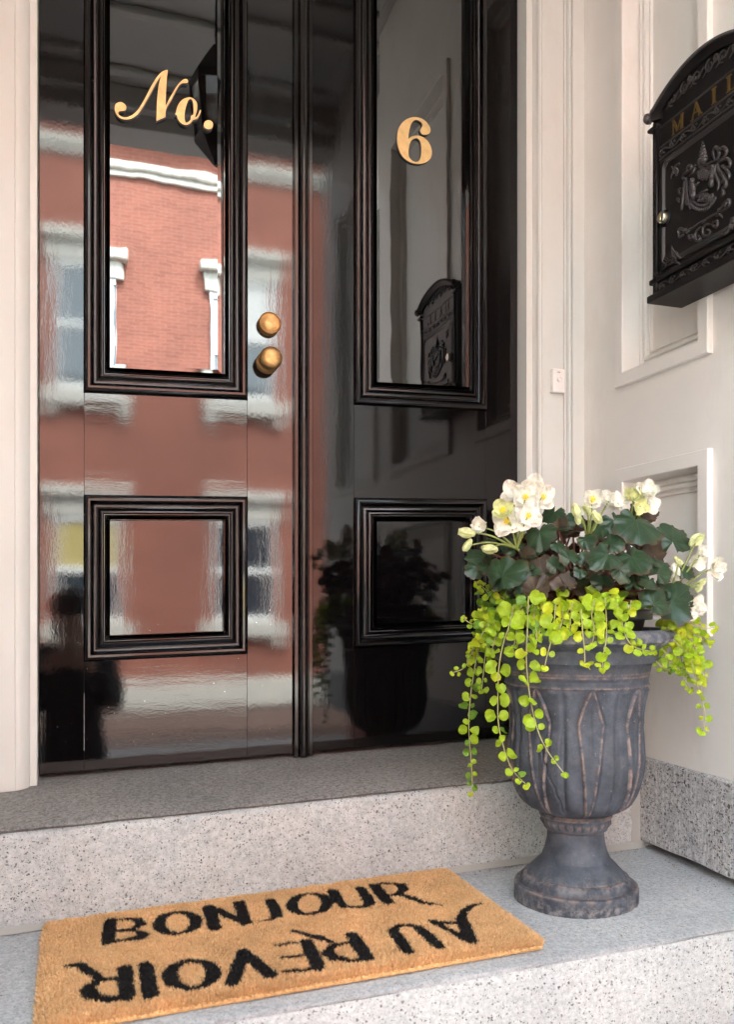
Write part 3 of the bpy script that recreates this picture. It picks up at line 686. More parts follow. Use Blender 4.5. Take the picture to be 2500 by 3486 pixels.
# the door of the box: border, lock, crest, corner sprays, swag
md = MB(); du, dz0, dz1 = hw-.036, .669, .882
md.box(XF-.0035, XF+.002, YM-du-.006, YM+du+.006, mz(dz0-.005), mz(dz1+.003), bev=.0012)
mdoor = obj('box_door', md, M['iron'], mbx)
m = MB(); cut = .010
for ins, r in ((0, .0014), (.0040, .0016), (.0075, .0011)):
    d_, z0, z1 = du-ins, dz0+ins, dz1-ins
    pts = [(-d_+cut, z0), (-d_+cut, z0+.004), (-d_, z0+cut+.002), (-d_, z1-cut), (-d_+cut, z1), (d_-cut, z1), (d_, z1-cut), (d_, z0+cut), (d_-cut, z0), (-d_+cut, z0)]
    m.tube(onface(pts, .0036), r, 6)
obj('door_border', m, M['iron_worn'], mdoor)
lk = (-.107, .765)
m = MB(); m.lathe([(0, 0), (.017, 0), (.0172, .002), (.0155, .0035), (.0150, .002), (.0135, .002), (.0125, .0035), (.0002, .0035)], (XF-.0034, YM-lk[0], mz(lk[1])), '-x', 28); obj('lock_ring', m, M['iron'], mdoor)
m = MB(); m.lathe([(0, .002), (.0108, .002), (.0112, .005), (.0112, .0125), (.010, .0140), (.0002, .0146)], (XF-.0034, YM-lk[0], mz(lk[1])), '-x', 28)
m.box(XF-.0186, XF-.0178, YM-lk[0]-.0008, YM-lk[0]+.0008, mz(lk[1]-.006), mz(lk[1]+.003)); obj('lock', m, M['lockmetal'], mdoor)
def photo_tubes(mm, lines, off=.005, r=.0019, sub=4, seg=5):
    for L in lines:
        rr = r
        if isinstance(L[0], (int, float)): rr = L[0]; L = L[1:]
        P = [Xp(x, y, XF-off) for x, y in L]; P = smoothpts(P, sub)
        mm.tube(P, (lambda t, rr=rr: 1.3*rr*(.55+.45*math.sin(math.pi*min(1, max(0, t))))), seg)
def blob(mm, x, y, r, off=.0045, asp=1.0): p = Xp(x, y, XF-off); r = r*1.2; mm.ball(p, (r*.75, r, r*asp), 0, 8, 5)
m = MB()
# turret
for y, r in ((484, .0022), (492, .0030), (502, .0048), (514, .0066), (526, .0082), (538, .0092), (549, .0098)): blob(m, 2395+(y-484)*.04, y, r, .004, .55)
photo_tubes(m, [[.0022, (2378, 545), (2392, 556), (2408, 560), (2425, 552), (2438, 545)], [.0020, (2376, 552), (2384, 566), (2402, 574), (2420, 568)], [.003, (2370, 570), (2362, 588), (2350, 600)], [.003, (2412, 566), (2430, 580), (2440, 600)]])
# bow of ribbon, upper right
photo_tubes(m, [[.0028, (2436, 545), (2430, 520), (2438, 503), (2448, 508), (2450, 528), (2440, 545)], [.003, (2446, 545), (2452, 515), (2466, 503), (2476, 515), (2468, 535), (2448, 550)], [.0026, (2452, 552), (2474, 540), (2488, 552), (2484, 570), (2462, 562)], [.0026, (2458, 565), (2478, 580), (2486, 600), (2480, 612)], [.0030, (2446, 555), (2450, 580), (2466, 600), (2462, 625)],
    [.003, (2440, 560), (2436, 590), (2450, 620), (2446, 650)], [.0035, (2452, 590), (2470, 605), (2474, 632), (2460, 640)], [.0028, (2462, 640), (2466, 660), (2458, 668)]])
# left ribbon and drape
photo_tubes(m, [[.0026, (2325, 602), (2334, 590), (2346, 584), (2358, 575), (2372, 562)], [.0024, (2340, 582), (2345, 566), (2356, 566), (2352, 582)], [.003, (2326, 604), (2334, 612), (2340, 606)], [.0028, (2334, 612), (2330, 650), (2326, 690), (2322, 716)], [.0028, (2338, 612), (2342, 650), (2346, 690), (2352, 712)], [.0022, (2336, 614), (2337, 660), (2338, 700)], [.002, (2320, 640), (2312, 650), (2318, 662)], [.002, (2316, 680), (2308, 676), (2314, 690)]])
# two small figures beside a basket of flowers
blob(m, 2358, 618, .0058, .006); blob(m, 2360, 640, .0078, .005, 1.5); blob(m, 2362, 664, .0072, .005, 1.3); blob(m, 2427, 570, .005, .006); blob(m, 2428, 594, .0066, .005, 1.7); blob(m, 2424, 622, .006, .005, 1.3)
photo_tubes(m, [[.0026, (2364, 636), (2376, 628), (2384, 620)], [.003, (2366, 668), (2382, 664), (2398, 652), (2412, 645)], [.0026, (2420, 588), (2408, 598), (2398, 606)]])
for k in range(26):
    a = k*2.4; r = 3.4*math.sqrt(k); blob(m, 2398+r*math.cos(a)*1.15, 594+r*math.sin(a)*.95, .0032, .0055)
for k in range(34):
    blob(m, 2378+rng.uniform(0, 52), 662+rng.uniform(0, 26)+0, .0030, .005)
for k in range(17):
    a = math.pi*(.08+.84*k/16); blob(m, 2394+44*math.cos(a), 668+46*math.sin(a)-6*math.cos(a), .0032, .0045); blob(m, 2394+36*math.cos(a), 664+36*math.sin(a)-5*math.cos(a), .0024, .0045)
obj('crest', m, M['iron_worn'], mdoor, ang=0)
m = MB()
# swag under the crest
photo_tubes(m, [[.0026, (2330, 800), (2316, 806), (2312, 795), (2314, 783), (2324, 778), (2332, 785), (2328, 793)], [.0022, (2338, 788), (2348, 780), (2362, 776), (2384, 760), (2404, 748), (2432, 730), (2448, 722)], [.0026, (2345, 800), (2350, 812), (2362, 812), (2362, 802), (2352, 800)],
    [.0026, (2388, 772), (2372, 790), (2370, 812), (2380, 820), (2388, 812), (2380, 802)], [.0024, (2420, 764), (2402, 766), (2394, 784), (2398, 802), (2412, 802), (2420, 788), (2410, 782)], [.0022, (2428, 756), (2444, 752), (2444, 768), (2434, 772), (2426, 762)],
    [.0026, (2450, 720), (2462, 700), (2476, 684), (2486, 684), (2484, 700), (2470, 712), (2458, 722)], [.002, (2440, 736), (2452, 730), (2462, 742)]])
for x, y in ((2336, 782), (2342, 790), (2347, 784), (2394, 756), (2402, 752), (2450, 715), (2470, 698), (2474, 692)): blob(m, x, y, .0032, .0048)
obj('swag', m, M['iron_worn'], mdoor, ang=0)
for cx_, cy_, sx, sy in ((2294, 585, 1, 1), (2296, 870, 1, -1)):
    m = MB(); photo_tubes(m, [[.0018, (cx_-6*sx, cy_-18*sy), (cx_+2, cy_-6*sy), (cx_-4, cy_+6*sy), (cx_-8, cy_+24*sy)], [.0018, (cx_+4, cy_-16*sy), (cx_+14, cy_-26*sy), (cx_+22, cy_-28*sy)], [.0016, (cx_, cy_), (cx_+12, cy_+6*sy), (cx_+18, cy_-4*sy)]])
    for k in range(10): blob(m, cx_+rng.uniform(-7, 14), cy_+rng.uniform(-14, 10), .0026, .0045)
    obj('corner_spray', m, M['iron_worn'], mdoor, ang=0)
m = MB()
photo_tubes(m, [[.0018, (2288, 838), (2294, 852), (2302, 862), (2316, 878), (2328, 874)]]); obj('leaf_scroll', m, M['iron_worn'], mdoor, ang=0)
m = MB(); photo_tubes(m, [[.0022, (2466, 800), (2480, 790), (2488, 765), (2498, 742)]])
for k in range(14): blob(m, 2486+rng.uniform(0, 22), 745+rng.uniform(-4, 36), .003, .0045)
obj('corner_spray', m, M['iron_worn'], mdoor, ang=0)

# ------------------------------------------------------------------ urn
UC = Zp(1961, 3050, 0.0); UX, UY, UZ = UC[0], UC[1], UC[2]
PV = .0008668                       # metres per photo unit at the urn's axis
UD = float((UC-C0) @ FW)
def uz(yv): return ZC+(1324.8-yv)*PV
prof = [(129, 1998), (134, 1996), (135.5, 1990), (135.5, 1970), (135.3, 1958), (133.5, 1953), (129, 1951), (121.5, 1951.5), (121.2, 1948), (119.5, 1941), (115.5, 1935.5), (109.5, 1932), (106.0, 1932), (105.5, 1928), (99, 1921), (88, 1910), (76, 1898), (68.5, 1880), (64, 1862), (61.5, 1846), (61, 1838), (62, 1834.5), (66, 1833), (69, 1831), (70, 1826), (72.5, 1819), (75, 1811), (77.5, 1806), (80, 1803), (78, 1799), (76, 1796),
        (88, 1792), (104, 1783), (118, 1769), (129, 1750), (137, 1727), (142.5, 1700), (145, 1670), (143.5, 1640), (141, 1605), (141.5, 1575), (145, 1548), (150, 1527), (154, 1516), (156, 1512), (154.5, 1507), (154, 1498), (156.5, 1492), (157, 1487), (158.5, 1482), (161, 1470), (167, 1455), (176, 1441), (188, 1429), (198, 1422), (203.5, 1419), (210, 1416), (211, 1408), (210, 1400), (203, 1394), (197, 1391), (189, 1392), (186, 1398), (184, 1420), (180, 1460)]
Pf = np.array([(r, y) for r, y in prof], float)
seg_len = np.hypot(np.diff(Pf[:, 0]), np.diff(Pf[:, 1])); sA = np.concatenate([[0], np.cumsum(seg_len)])
ss = np.unique(np.concatenate([np.arange(0, sA[-1], 2.6), sA])); rr = np.interp(ss, sA, Pf[:, 0]); yy = np.interp(ss, sA, Pf[:, 1])
NA = 440; ang = np.arange(NA)/NA*2*math.pi
view = math.atan2(-FW[1], -FW[0])   # direction from the urn to the camera
A, Yg = np.meshgrid(ang, yy); Rg = np.repeat(rr[:, None], NA, 1)*PV; Zg = uz(Yg)
lat = np.degrees((A-view+math.pi) % (2*math.pi)-math.pi)
pc = (lat+22.5+.8) % 45-22.5           # 0 on the middle of a pointed leaf
pf = (lat+.8) % 45-22.5                # 0 on the middle of a flute
v = (1797-Yg)/(1797-1514)           # 0 at the bottom of the bowl, 1 under its moulding
inb = ((v > 0) & (v < 1)).astype(float); vc = np.clip(v, 0, 1)
hwid = np.where(vc < .74, 3.0+8.6*(vc/.74)**1.25, 11.6*np.clip((1.02-vc)/.28, 0, 1)**.85)
wob = .5*np.sin(A*3+v*5)+.35*np.sin(A*7+1+v*9)
dist = (hwid-np.abs(pc)+wob*.35)*math.pi/180*Rg       # metres inside the border
ridge = np.exp(-(np.clip(dist-.0020, -1, 1)/.0018)**2)*inb
groove = np.exp(-((dist+.0010)/.0014)**2)*inb
fade = np.clip(v/.08, 0, 1)*np.clip((1-v)/.03, 0, 1)
inside = 1/(1+np.exp(-dist/.0007))
fl = pf*math.pi/180*Rg; mid = np.exp(-(fl/.0050)**2); mid2 = np.exp(-(pc*math.pi/180*Rg/.0030)**2)
vee = np.clip((vc-.55)/.25, 0, 1); side_ = (22.5-np.abs(pf))/22.5      # 0 at the flute's middle
relief = fade*(.0034*ridge+.0024*inside-.0034*groove-.0022*mid2*inside*np.clip(vc*2-.3, 0, 1)
               +(1-inside)*(.0062*np.cos(np.clip(fl/.034, -1, 1)*math.pi/2)-.0072*mid*(1-.5*vee)))*inb
relief += inb*(-.002)
# bead collar
bd = np.exp(-((Yg-1817.5)/6.0)**2); relief += .0036*bd*(np.cos(lat/360*2*math.pi*26) > -.1)*np.clip(np.cos(lat/360*2*math.pi*26)+.1, 0, 1)
# one crack beside the left petal, chips along rim and foot
wv = np.stack([np.cos(A)*Rg, np.sin(A)*Rg, Zg], -1).reshape(-1, 3)
nz = np.array([noise.noise(Vector(p*18)) for p in wv]).reshape(A.shape); nz2 = np.array([noise.noise(Vector(p*70)) for p in wv]).reshape(A.shape)
relief += nz*.0012+nz2*.0005
foot = np.clip((Yg-1953)/20, 0, 1); relief -= foot*np.clip(nz2-.15, 0, 1)*.006
rim = np.exp(-((Yg-1417)/7)**2); relief -= rim*np.clip(nz2-.2, 0, 1)*.010
crack = np.exp(-((lat+27+17*np.clip((v-.05)/.6, 0, 1)-2*np.sin(v*9)+2.0*nz2)*math.pi/180*Rg/.0011)**2)*inb*((v > .04) & (v < .72)); relief -= crack*.006
RR = Rg+relief
worn = np.clip(1.5*ridge*fade, 0, 1)
for yl in (1834, 1803, 1798, 1512, 1490, 1484, 1953, 1933): worn = np.maximum(worn, .8*np.exp(-((Yg-yl)/1.9)**2))
worn = np.maximum(worn, .75*bd*(np.cos(lat/360*2*math.pi*26) < .15))
dusty = np.clip(foot*.9+.9*rim+.55*np.exp(-((Yg-1400)/9)**2)+.5*np.exp(-((Yg-1935)/12)**2)+.12, 0, 1)
VX, VY = UX+np.cos(A)*RR, UY+np.sin(A)*RR
verts = np.stack([VX-UX, VY-UY, Zg-UZ], -1).reshape(-1, 3)
nr = len(yy); I, J = np.meshgrid(np.arange(nr-1), np.arange(NA), indexing='ij'); J2 = (J+1) % NA
faces = np.stack([I*NA+J, I*NA+J2, (I+1)*NA+J2, (I+1)*NA+J], -1).reshape(-1, 4)
def npmesh(name, V, F, mats, parent=None, loc=(0, 0, 0), mi=None, smooth=True):
    me = bpy.data.meshes.new(name); me.vertices.add(len(V)); me.vertices.foreach_set('co', np.asarray(V, np.float32).ravel())
    k = F.shape[1]; me.loops.add(F.size); me.loops.foreach_set('vertex_index', F.astype(np.int32).ravel()); me.polygons.add(len(F))
    me.polygons.foreach_set('loop_start', np.arange(len(F), dtype=np.int32)*k); me.polygons.foreach_set('loop_total', np.full(len(F), k, np.int32))
    for m_ in mats: me.materials.append(m_)
    if mi is not None: me.polygons.foreach_set('material_index', mi.astype(np.int32))
    me.polygons.foreach_set('use_smooth', np.full(len(F), smooth)); me.update(calc_edges=True); me.validate()
    return link(name, me, parent, loc)
urn = npmesh('stone_urn', verts, faces, [M['urn']], None, (UX, UY, UZ))
for nm, arr in (('worn', worn), ('dusty', dusty)):
    at = urn.data.attributes.new(nm, 'FLOAT', 'POINT'); at.data.foreach_set('value', arr.ravel().astype(np.float32))
tag(urn, 'weathered charcoal stone urn with leaf relief on the step beside the doormat', 'urn')

# nursery pot standing in the urn, soil
pot = thing('nursery_pot', (UX, UY, uz(1440)), 'black plastic nursery pot sitting inside the stone urn', 'plant pot')
m = MB(); m.lathe([(.105, uz(1470)-uz(1440)), (.128, uz(1372)-uz(1440)), (.140, uz(1371)-uz(1440)), (.1415, uz(1369)-uz(1440)), (.1415, uz(1352)-uz(1440)), (.139, uz(1349)-uz(1440)), (.134, uz(1350)-uz(1440)), (.131, uz(1362)-uz(1440)), (.001, uz(1358)-uz(1440))], (UX, UY, uz(1440)), 'z', 56)
obj('pot_wall', m, M['blackpot'], pot, ang=40)
m = MB(); m.lathe([(.131, 0), (.10, .006), (.05, .010), (.001, .011)], (UX, UY, uz(1357)), 'z', 40); obj('soil', m, M['soil'], pot)

# ------------------------------------------------------------------ leaves and flowers
def frame(n, up):
    n = Vector(n).normalized(); u = Vector(up); u = (u-n*u.dot(n))
    u = u.normalized() if u.length > 1e-5 else n.orthogonal().normalized()
    return u.cross(n), u, n          # right, up (towards the tip), normal
def begonia_leaf(mb, base, tip_dir, nrm, size, mi=0, cup=.16, lobes=9, fold=.14):
    rx, uy, nn = frame(nrm, tip_dir); base = Vector(base); nth, nrr = 46, 5; asy = random.uniform(.86, 1.14); p0 = random.uniform(0, 6)
    vs = [base]; uv = [(.5, 0)]; fs = []
    for i in range(1, nrr+1):
        fr_ = i/nrr
        for j in range(nth+1):
            th = -2.75+5.5*j/nth
            ro = size*(.52+.16*math.cos(th)+.03*math.cos(3*th+p0))*(asy if th > 0 else 1/asy)
            ro *= 1+.06*math.sin(abs(th)*lobes*1.15+p0)*fr_**3+.035*math.sin(th*25+p0)*fr_**5
            x, y = ro*fr_*math.sin(th), ro*fr_*math.cos(th)
            z = cup*size*(fr_**2)*(.6*math.cos(2*th+p0*.3)-.3)+fold*abs(x)-size*.07*fr_**2.4+.03*size*math.sin(th*7+p0)*fr_**2
            vs.append(base+rx*x+uy*y+nn*z); uv.append((j/nth, fr_))
    row = nth+1
    for j in range(nth): fs.append((0, 1+j+1, 1+j))
    for i in range(nrr-1):
        for j in range(nth): a = 1+i*row+j; fs.append((a, a+1, a+row+1, a+row))
    mb.add(vs, fs, mi, uv)
def round_leaf(mb, base, tip_dir, nrm, size, mi=0):
    rx, uy, nn = frame(nrm, tip_dir); base = Vector(base); n = 11; cup = random.uniform(-.45, .5); tw = random.uniform(-.6, .6); el = random.uniform(.88, 1.2); pt = random.uniform(0, .18); fo = random.choice((0, .1, .25, .5, .8)); size = size*random.choice((.75, .9, 1, 1.05, 1.15, 1.25)); wv_ = random.uniform(0, 6)
    vs = [base+uy*size*.42]; vs[0] = vs[0]+nn*(-.04*size); uv = [(.5, .4)]; fs = []
    for fr_ in (.55, 1.0):
        for j in range(n):
            th = 2*math.pi*j/n; x = .5*size*math.sin(th)*fr_*el; y = .47*size-.47*size*math.cos(th)*fr_
            if abs(math.sin(th)) < .3 and math.cos(th) > 0: y += pt*size*fr_
            z = size*(cup*((x/size)**2*2.2+((y/size-.45)**2)*1.2)+tw*(x/size)*(y/size)+.045*math.sin(th*3+pt*40)+fo*abs(x/size)*fr_+.05*math.sin(th*4+wv_)*fr_)
            vs.append(base+rx*x+uy*y+nn*z); uv.append((j/n, fr_))
    for j in range(n): fs.append((0, 1+j, 1+(j+1) % n)); fs.append((1+j, 1+n+j, 1+n+(j+1) % n, 1+(j+1) % n))
    mb.add(vs, fs, mi, uv)
def petal(mb, c, d, nrm, L, wd, curl, mi=0):
    rx, uy, nn = frame(nrm, d); c = Vector(c); nu, nv = 9, 7; vs = []; uv = []; fs = []; ph_ = random.uniform(0, 6)
    for i in range(nv+1):
        t = i/nv*(1+.05*math.sin(ph_*3+i)); half = wd*.5*(math.sin(math.pi*(.10+.76*t**.85)))**.75
        for j in range(nu+1):
            s_ = -1+2*j/nu; x = half*s_; y = L*t*(1-.10*s_*s_*t); z = curl*L*t*t*.9-.16*wd*(1-s_*s_)*math.sin(math.pi*t*.8)+.10*L*t*t*math.sin(s_*6+ph_)+.05*L*t*t*math.sin(s_*11+ph_*2)
            vs.append(c+rx*x+uy*y+nn*z); uv.append((j/nu, t))
    r = nu+1
    for i in range(nv):
        for j in range(nu): a = i*r+j; fs.append((a, a+1, a+r+1, a+r))
    mb.add(vs, fs, mi, uv)
CAMD = Vector((-FW[0], -FW[1], 0.0)); RTv = Vector(RT); UPv = Vector((0, 0, 1))
def V2(xv, yv, dd=0.0):             # photo unit position at the urn's distance minus dd
    return Vector(Dp(xv*1.53662, yv*1.53662, UD-dd))
beg = thing('begonia_plant', (UX, UY, uz(1357)), 'white flowering begonia with dark green and bronze leaves planted in the urn', 'plant')
fol = MB(); stems = MB()
HERO = [(1226, 1141, 52, 0, 0, -20), (1198, 1188, 66, 0, .07, 10), (1246, 1178, 56, 1, .05, 25), (1415, 1168, 96, 0, .09, -8), (1492, 1190, 76, 0, .05, 20), (1345, 1238, 66, 0, .15, -25), (1408, 1243, 72, 0, .13, 20), (1263, 1233, 42, 0, .13, 0), (1122, 1265, 84, 0, .10, 15), (1325, 1172, 54, 0, .06, -30), (1368, 1160, 58, 0, .06, 15), (1405, 1290, 42, 0, .12, 0), (1213, 1275, 70, 1, .11, 40), (1462, 1262, 56, 0, .10, 30), (1458, 1334, 62, 0, .13, 40), (1490, 1350, 66, 0, .11, 10), (1510, 1318, 60, 0, .09, 50), (1064, 1232, 52, 0, .04, -50), (1052, 1262, 44, 0, .05, -60), (1140, 1208, 50, 0, .05, -10), (1388, 1210, 50, 1, .06, 30), (1448, 1222, 60, 1, .07, -20), (1190, 1300, 56, 1, .14, 20), (1288, 1268, 28, 0, .15, 0), (1240, 1210, 36, 0, .08, 5), (1090, 1215, 46, 0, .03, -30), (1300, 1200, 40, 0, .09, 10), (1430, 1135, 56, 1, .0, 10), (1275, 1150, 44, 0, .0, 0), (1165, 1235, 46, 1, .07, 0), (1520, 1262, 44, 0, .06, 60), (1475, 1300, 46, 0, .08, 20), (1335, 1285, 46, 0, .10, -10), (1150, 1290, 48, 0, .11, 25), (1110, 1290, 40, 0, .09, -30), (1230, 1250, 40, 0, .12, -15), (1180, 1262, 40, 0, .10, 15), (1300, 1240, 38, 0, .13, 25), (1440, 1290, 46, 0, .12, -15), (1380, 1265, 44, 0, .14, 35), (1085, 1250, 44, 0, .06, -20), (1360, 1200, 48, 0, .10, 25), (1318, 1258, 34, 1, .12, 0), (1260, 1290, 36, 1, .12, 10)]
crown = Vector((UX, UY, uz(1345)))
for x, y, s_, k, dd, rot in HERO:
    c = V2(x, y, dd); out = (c-crown); a = R_(rot+random.uniform(-10, 10))
    tip = UPv*math.cos(a)*-.55+RTv*math.sin(a)+CAMD*.35 if k == 0 and random.random() < .45 else UPv*math.cos(a)+RTv*math.sin(a)
    n_ = CAMD*.80+UPv*random.uniform(.35, .75)+RTv*random.uniform(-.35, .35)+RTv*(x-1285)/900
    if k == 1: n_ = -n_*.6+UPv*random.uniform(-.2, .5)+RTv*random.uniform(-.5, .5); n_ = CAMD*.7+UPv*random.uniform(-.1, .5)+RTv*random.uniform(-.7, .7)
    rx, uy, nn = frame(n_, tip); size = s_*PV*1.0
    b0 = c-uy*size*.18
    begonia_leaf(fol, b0, tip, n_, size, k)
    root = crown+Vector((random.uniform(-.06, .06), random.uniform(-.06, .06), 0)); midp = root.lerp(b0, .55)+UPv*.012-CAMD*.03
    stems.tube(smoothpts([root, midp, b0-nn*.004], 5), lambda t: .0026-.0010*t, 5)
for k in range(70):
    a = random.uniform(0, 2*math.pi); el = random.uniform(.05, 1.2); r = random.uniform(.08, .205)
    c = crown+Vector((math.cos(a)*r*math.cos(el*.6)*1.08, math.sin(a)*r*math.cos(el*.6)*.80, .02+.165*math.sin(el)*random.uniform(.5, 1)))
    if (c-Vector((UX, UY, c.z))).dot(CAMD) > .09: c = c-CAMD*.1
    n_ = (c-crown).normalized()+UPv*.7+Vector((random.uniform(-.4, .4), random.uniform(-.4, .4), 0))
    tip = (c-crown)+Vector((random.uniform(-.1, .1), random.uniform(-.1, .1), -.05))
    begonia_leaf(fol, c, tip, n_, random.uniform(.040, .068), 0 if random.random() < .62 else 1)
    stems.tube(smoothpts([crown+Vector((math.cos(a)*.04, math.sin(a)*.04, 0)), crown.lerp(c, .5)+UPv*.015, c], 4), .0021, 5)
for k in range(14):                  # stout fleshy stems at the base
    a = random.uniform(0, 6.28); p0 = crown+Vector((math.cos(a)*.05, math.sin(a)*.05, -.005)); stems.tube(smoothpts([p0, p0+Vector((math.cos(a)*.02, math.sin(a)*.02, .05)), p0+Vector((math.cos(a)*.05, math.sin(a)*.05, .10))], 4), lambda t: .0046-.002*t, 6)
obj('foliage', fol, [M['beg'], M['beg_b']], beg, ang=0, recalc=False, uv=True)
obj('stems', stems, M['stem_red'], beg, ang=0)
stalk = MB()
def flower(x, y, s_, dd, face, open_=.35, np_=4, green=0, stam=True):
    """x, y = middle of the bloom; s_ = width in photo units; face = direction it looks"""
    c = V2(x, y, dd); n_ = Vector(face).normalized(); L = s_*PV*.56; m = MB(); rx, uy, nn = frame(n_, UPv+RTv*random.uniform(-.4, .4)); a0 = random.uniform(0, 1.5)
    c = c-nn*L*.25
    for layer, (cnt, sc, cu) in enumerate(((np_, 1.0, open_), (3 if np_ > 3 else 0, .72, open_+.35))):
        for k in range(cnt):
            a = a0+layer*.7+2*math.pi*k/cnt+random.uniform(-.15, .15); d = rx*math.cos(a)+uy*math.sin(a)
            tilt = cu*.8+random.uniform(-.1, .12); dd_ = d*math.cos(tilt)+nn*math.sin(tilt); nq = nn*math.cos(tilt)-d*math.sin(tilt)
            petal(m, c+d*.001+nn*.0006*layer, dd_, nq, L*sc*random.uniform(.9, 1.1), L*sc*1.10, random.uniform(-.05, .25), 0)
    f = obj('flower', m, M['petal_g'] if green else M['petal'], beg, ang=0, recalc=False, uv=True)
    if stam:
        m = MB()
        for k in range(16):
            a = k*2.4; r = .0009*math.sqrt(k); m.ball(c+rx*r*math.cos(a)*1.5+uy*r*math.sin(a)*1.5+nn*(.0065+.0012*(k % 3)-.25*r), .0015, 0, 5, 3)
        obj('stamens', m, M['stamen'], f)
    return c
def bud(x, y, s_, dd, dirx, diry, green=1):
    c = V2(x, y, dd); d = (RTv*dirx+UPv*diry).normalized(); L = s_*PV; m = MB(); n0 = d.orthogonal()
    for k in range(4):
        q = Matrix.Rotation(k*math.pi/2+.3, 3, d) @ n0; petal(m, c-d*L*.5+q*L*.05, d*.97+q*.18, -q, L, L*.72, .02, 0)
    m.ball(c-d*L*.45, L*.22, 0, 7, 5)
    obj('bud', m, M['petal_g'] if green else M['petal'], beg, ang=0, recalc=False, uv=True)
    return c
FL = [(1138, 1092, 56, .03, (-.4, .2), .55, 0, 0), (1186, 1082, 62, .02, (.1, .15), .4, 0, 1), (1206, 1100, 58, .03, (.35, .05), .35, 0, 1), (1166, 1100, 58, .06, (0, .1), .30, 0, 1), (1172, 1142, 60, .09, (.05, .12), .10, 0, 1), (1123, 1154, 62, .085, (-.15, .05), .15, 0, 1), (1115, 1130, 48, .09, (-.3, .35), .6, 1, 1), (1061, 1166, 44, .07, (-.2, .1), .9, 0, 0),
      (1314, 1106, 44, .07, (.05, .2), .6, 0, 1), (1352, 1108, 48, .04, (.15, .4), .55, 0, 0), (1372, 1112, 42, .05, (.2, .25), .5, 0, 0), (1404, 1098, 44, .05, (-.2, .5), .8, 1, 0), (1435, 1088, 52, .05, (.1, .6), .8, 0, 0), (1445, 1118, 44, .06, (.4, .1), .5, 0, 0), (1421, 1122, 34, .07, (0, -.1), .5, 1, 0),
      (1551, 1240, 44, .05, (.3, -.3), .5, 0, 0), (1590, 1258, 56, .05, (.6, -.1), .75, 0, 0), (1560, 1222, 34, .05, (.4, .3), .7, 0, 0), (1546, 1344, 46, .09, (.35, -.2), .3, 0, 0), (1538, 1358, 38, .08, (.1, -.6), .4, 0, 0)]
fpos = []
for x, y, s_, dd, (fx, fz), op, gr, stm in FL:
    c = flower(x, y, s_, dd, CAMD*.85+RTv*fx+UPv*fz, op, 4, gr, bool(stm)); fpos.append((c, x))
BD = [(1033, 1180, 32, .08, -1, .15, 1), (1036, 1209, 26, .08, -.5, -.8, 1), (1084, 1216, 30, .09, -.9, .1, 1), (1279, 1135, 30, .10, .1, -.3, 1), (1282, 1150, 22, .10, .2, -1, 1), (1325, 1147, 26, .11, .5, -.8, 1), (1546, 1195, 34, .05, .8, .6, 1), (1505, 1244, 22, .08, .4, -.4, 1), (1496, 1270, 36, .07, .1, -1, 0), (1550, 1300, 22, .06, .3, .7, 1), (1557, 1290, 20, .06, .5, .4, 1), (1300, 1128, 24, .08, -.4, .5, 1)]
for b__ in BD: fpos.append((bud(*b__), b__[0]))
hubs = [(1150, 1215, .08), (1310, 1200, .08), (1400, 1180, .05), (1470, 1262, .06), (1490, 1330, .08)]
for c, x in fpos:
    h = min(hubs, key=lambda q: abs(q[0]-x)+abs((V2(q[0], q[1], q[2])-c).z)*300); hp = V2(*h); root = crown+(hp-crown)*.1
    stalk.tube(smoothpts([hp-CAMD*.02, hp.lerp(c, .55)+UPv*.008, c], 5), lambda t: .0021-.0008*t, 5)
for h in hubs: hp = V2(*h)-CAMD*.02; stalk.tube(smoothpts([crown, crown.lerp(hp, .5)+UPv*.02, hp], 5), .0027, 6)
obj('flower_stalks', stalk, M['stem_green'], beg, ang=0)

